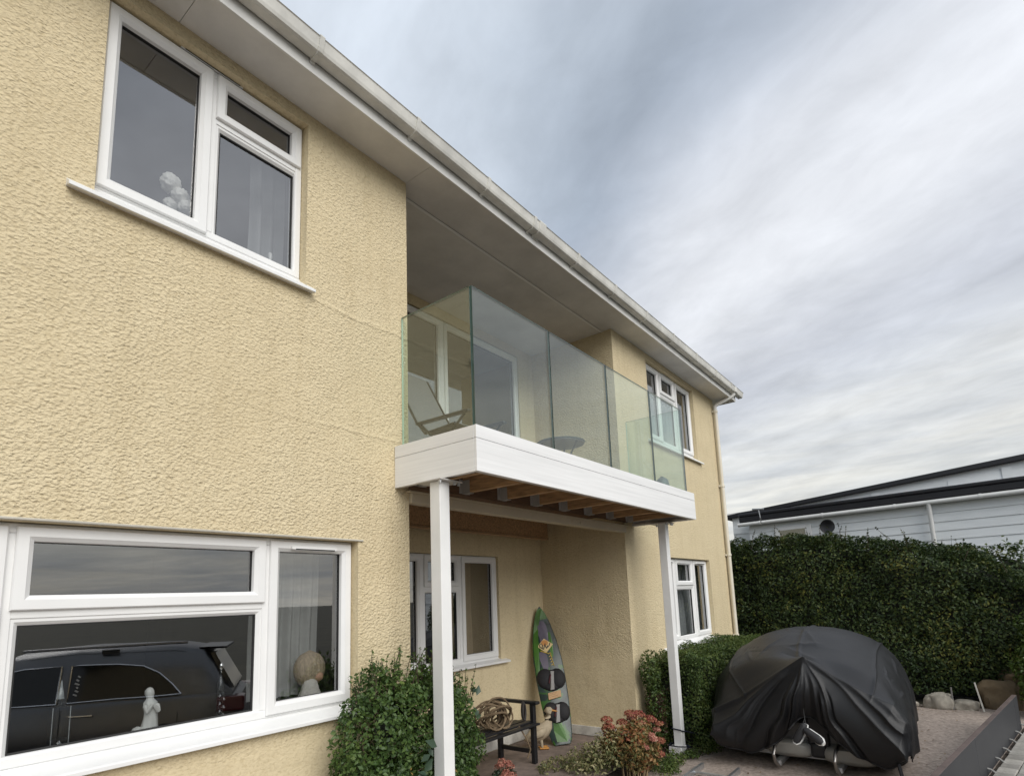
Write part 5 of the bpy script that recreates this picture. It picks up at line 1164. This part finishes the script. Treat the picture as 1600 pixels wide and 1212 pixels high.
def sidepoly(name, pts, m_, off=0.0, parent=car):
    n = len(pts); return MB().add([CP(u, side_y(u, z) - off, z) for u, z in pts] + [CP(u, side_y(u, z) + .012, z) for u, z in pts], [tuple(range(n))] + [(k, (k + 1) % n, n + (k + 1) % n, n + k) for k in range(n)]).build(name, m_, parent)
q1 = [(.78, 1.02), (.90, 1.16), (1.06, 1.31), (1.25, 1.41), (1.55, 1.455), (1.95, 1.47), (2.05, 1.47), (2.05, 1.01)]
q2 = [(2.16, 1.01), (2.16, 1.47), (2.55, 1.46), (2.95, 1.38), (3.30, 1.20), (3.55, 1.03)]
for pts in (q1, q2):
    wn = sidepoly('side_window', pts, glassk)
    MB().tube([CP(u, side_y(u, z) - .006, z) for u, z in pts + pts[:1]], .011, 5).build('window_trim', ctrim, wn)
MB().tube([CP(u, W_ / 2 - .72, 1.665 + .02 * math.sin(u)) for u in np.linspace(.75, 2.6, 9)], .018, 6).build('roof_rail', mat('grey_rail', (.22, .22, .23), .35, metal=.7), car)
MB().bar(CP(1.55, W_ / 2 - .735, 1.62), CP(1.75, W_ / 2 - .735, 1.62), .02, .05).build('rail_foot', black_p, car)
MB().rings([[CP(u, W_ / 2 + y, z) for y, z in ((-.60, 1.60), (.60, 1.60), (.56, 1.57), (-.56, 1.57))] for u in (.26, .62)]).build('spoiler', paint, car)
rear = MB().add([CP(.135, W_ / 2 - .70, 1.03), CP(.135, W_ / 2 + .70, 1.03), CP(.40, W_ / 2 + .62, 1.52), CP(.40, W_ / 2 - .62, 1.52), CP(.20, W_ / 2 - .70, 1.03), CP(.20, W_ / 2 + .70, 1.03), CP(.47, W_ / 2 + .62, 1.52), CP(.47, W_ / 2 - .62, 1.52)], ((0, 1, 2, 3), (7, 6, 5, 4), (0, 4, 5, 1), (1, 5, 6, 2), (2, 6, 7, 3), (3, 7, 4, 0))).build('rear_window', glassk, car)
for v0, v1 in ((-.012, .30), (W_ - .30, W_ + .012)):
    MB().add([CP(u, v, z) for z in (.74, .94) for v in (v0, v1) for u in (-.01, .34)], ((0, 2, 3, 1), (4, 5, 7, 6), (0, 1, 5, 4), (1, 3, 7, 5), (3, 2, 6, 7), (2, 0, 4, 6))).build('tail_lamp', lampr, car, bevel=.03, seg=2)
MB().tube([CP(.80, -.012 + W_ / 2 - .95, .80), CP(.80, W_ / 2 - .955, .40)], .004, 4).tube([CP(2.10, W_ / 2 - .955, .95), CP(2.10, W_ / 2 - .955, .34)], .004, 4).build('door_gap', black_p, car)
MB().tube([CP(1.75, -.02, .84), CP(2.0, -.02, .85)], .014, 6).build('door_handle', ctrim, car)
for k in range(6): MB().bar(CP(1.95 - .01 * (k % 2), side_y(1.9, 1.1 + k * .045) - .018, 1.1 + k * .045), CP(1.99 - .012 * (k % 3), side_y(1.9, 1.1 + k * .045) - .018, 1.12 + k * .045), .006, .018).build('window_sticker', white_c, car)
for u in (.95, 3.85):
    for v in (.10, W_ - .10):
        rg = [[CP(u + r_ * math.cos(a), v + dv, .34 + r_ * math.sin(a)) for a in np.linspace(0, 6.2832, 25)[:-1]] for r_, dv in ((.2, -.115), (.32, -.11), (.34, -.08), (.34, .08), (.32, .11), (.2, .115))]
        wh = MB().rings(rg).build('wheel', tyre, car, smooth=True)
        MB().rings([[CP(u + r_ * math.cos(a), v + dv, .34 + r_ * math.sin(a)) for a in np.linspace(0, 6.2832, 21)[:-1]] for r_, dv in ((.03, -.125), (.19, -.122), (.215, -.112), (.215, .112), (.03, .125))]).build('rim', ctrim, wh)

# ================================================================== LITTER
litter_m = mat_leaf('fallen_leaf', [(0, (.09, .055, .025)), (.5, (.20, .12, .05)), (1, (.28, .20, .09))], .7, .1)
n = 420; P = np.stack([rng.uniform(4.6, 10.7, n), rng.uniform(-3.0, -.5, n), np.full(n, -.092)], 1)
edge = rng.uniform(0, 1, n) < .5; P[edge, 0] = 10.75 - np.abs(rng.normal(0, .12, edge.sum()))
v, f = leaves(P, np.tile([0., 0., 1.], (n, 1)), .030, rng, jit=.18, aspect=.6)
lit = np_mesh('fallen_leaves', v, f, litter_m, None, 'stuff'); tag(lit, 'scattered brown fallen leaves on the drive and at the hedge foot', 'leaves')
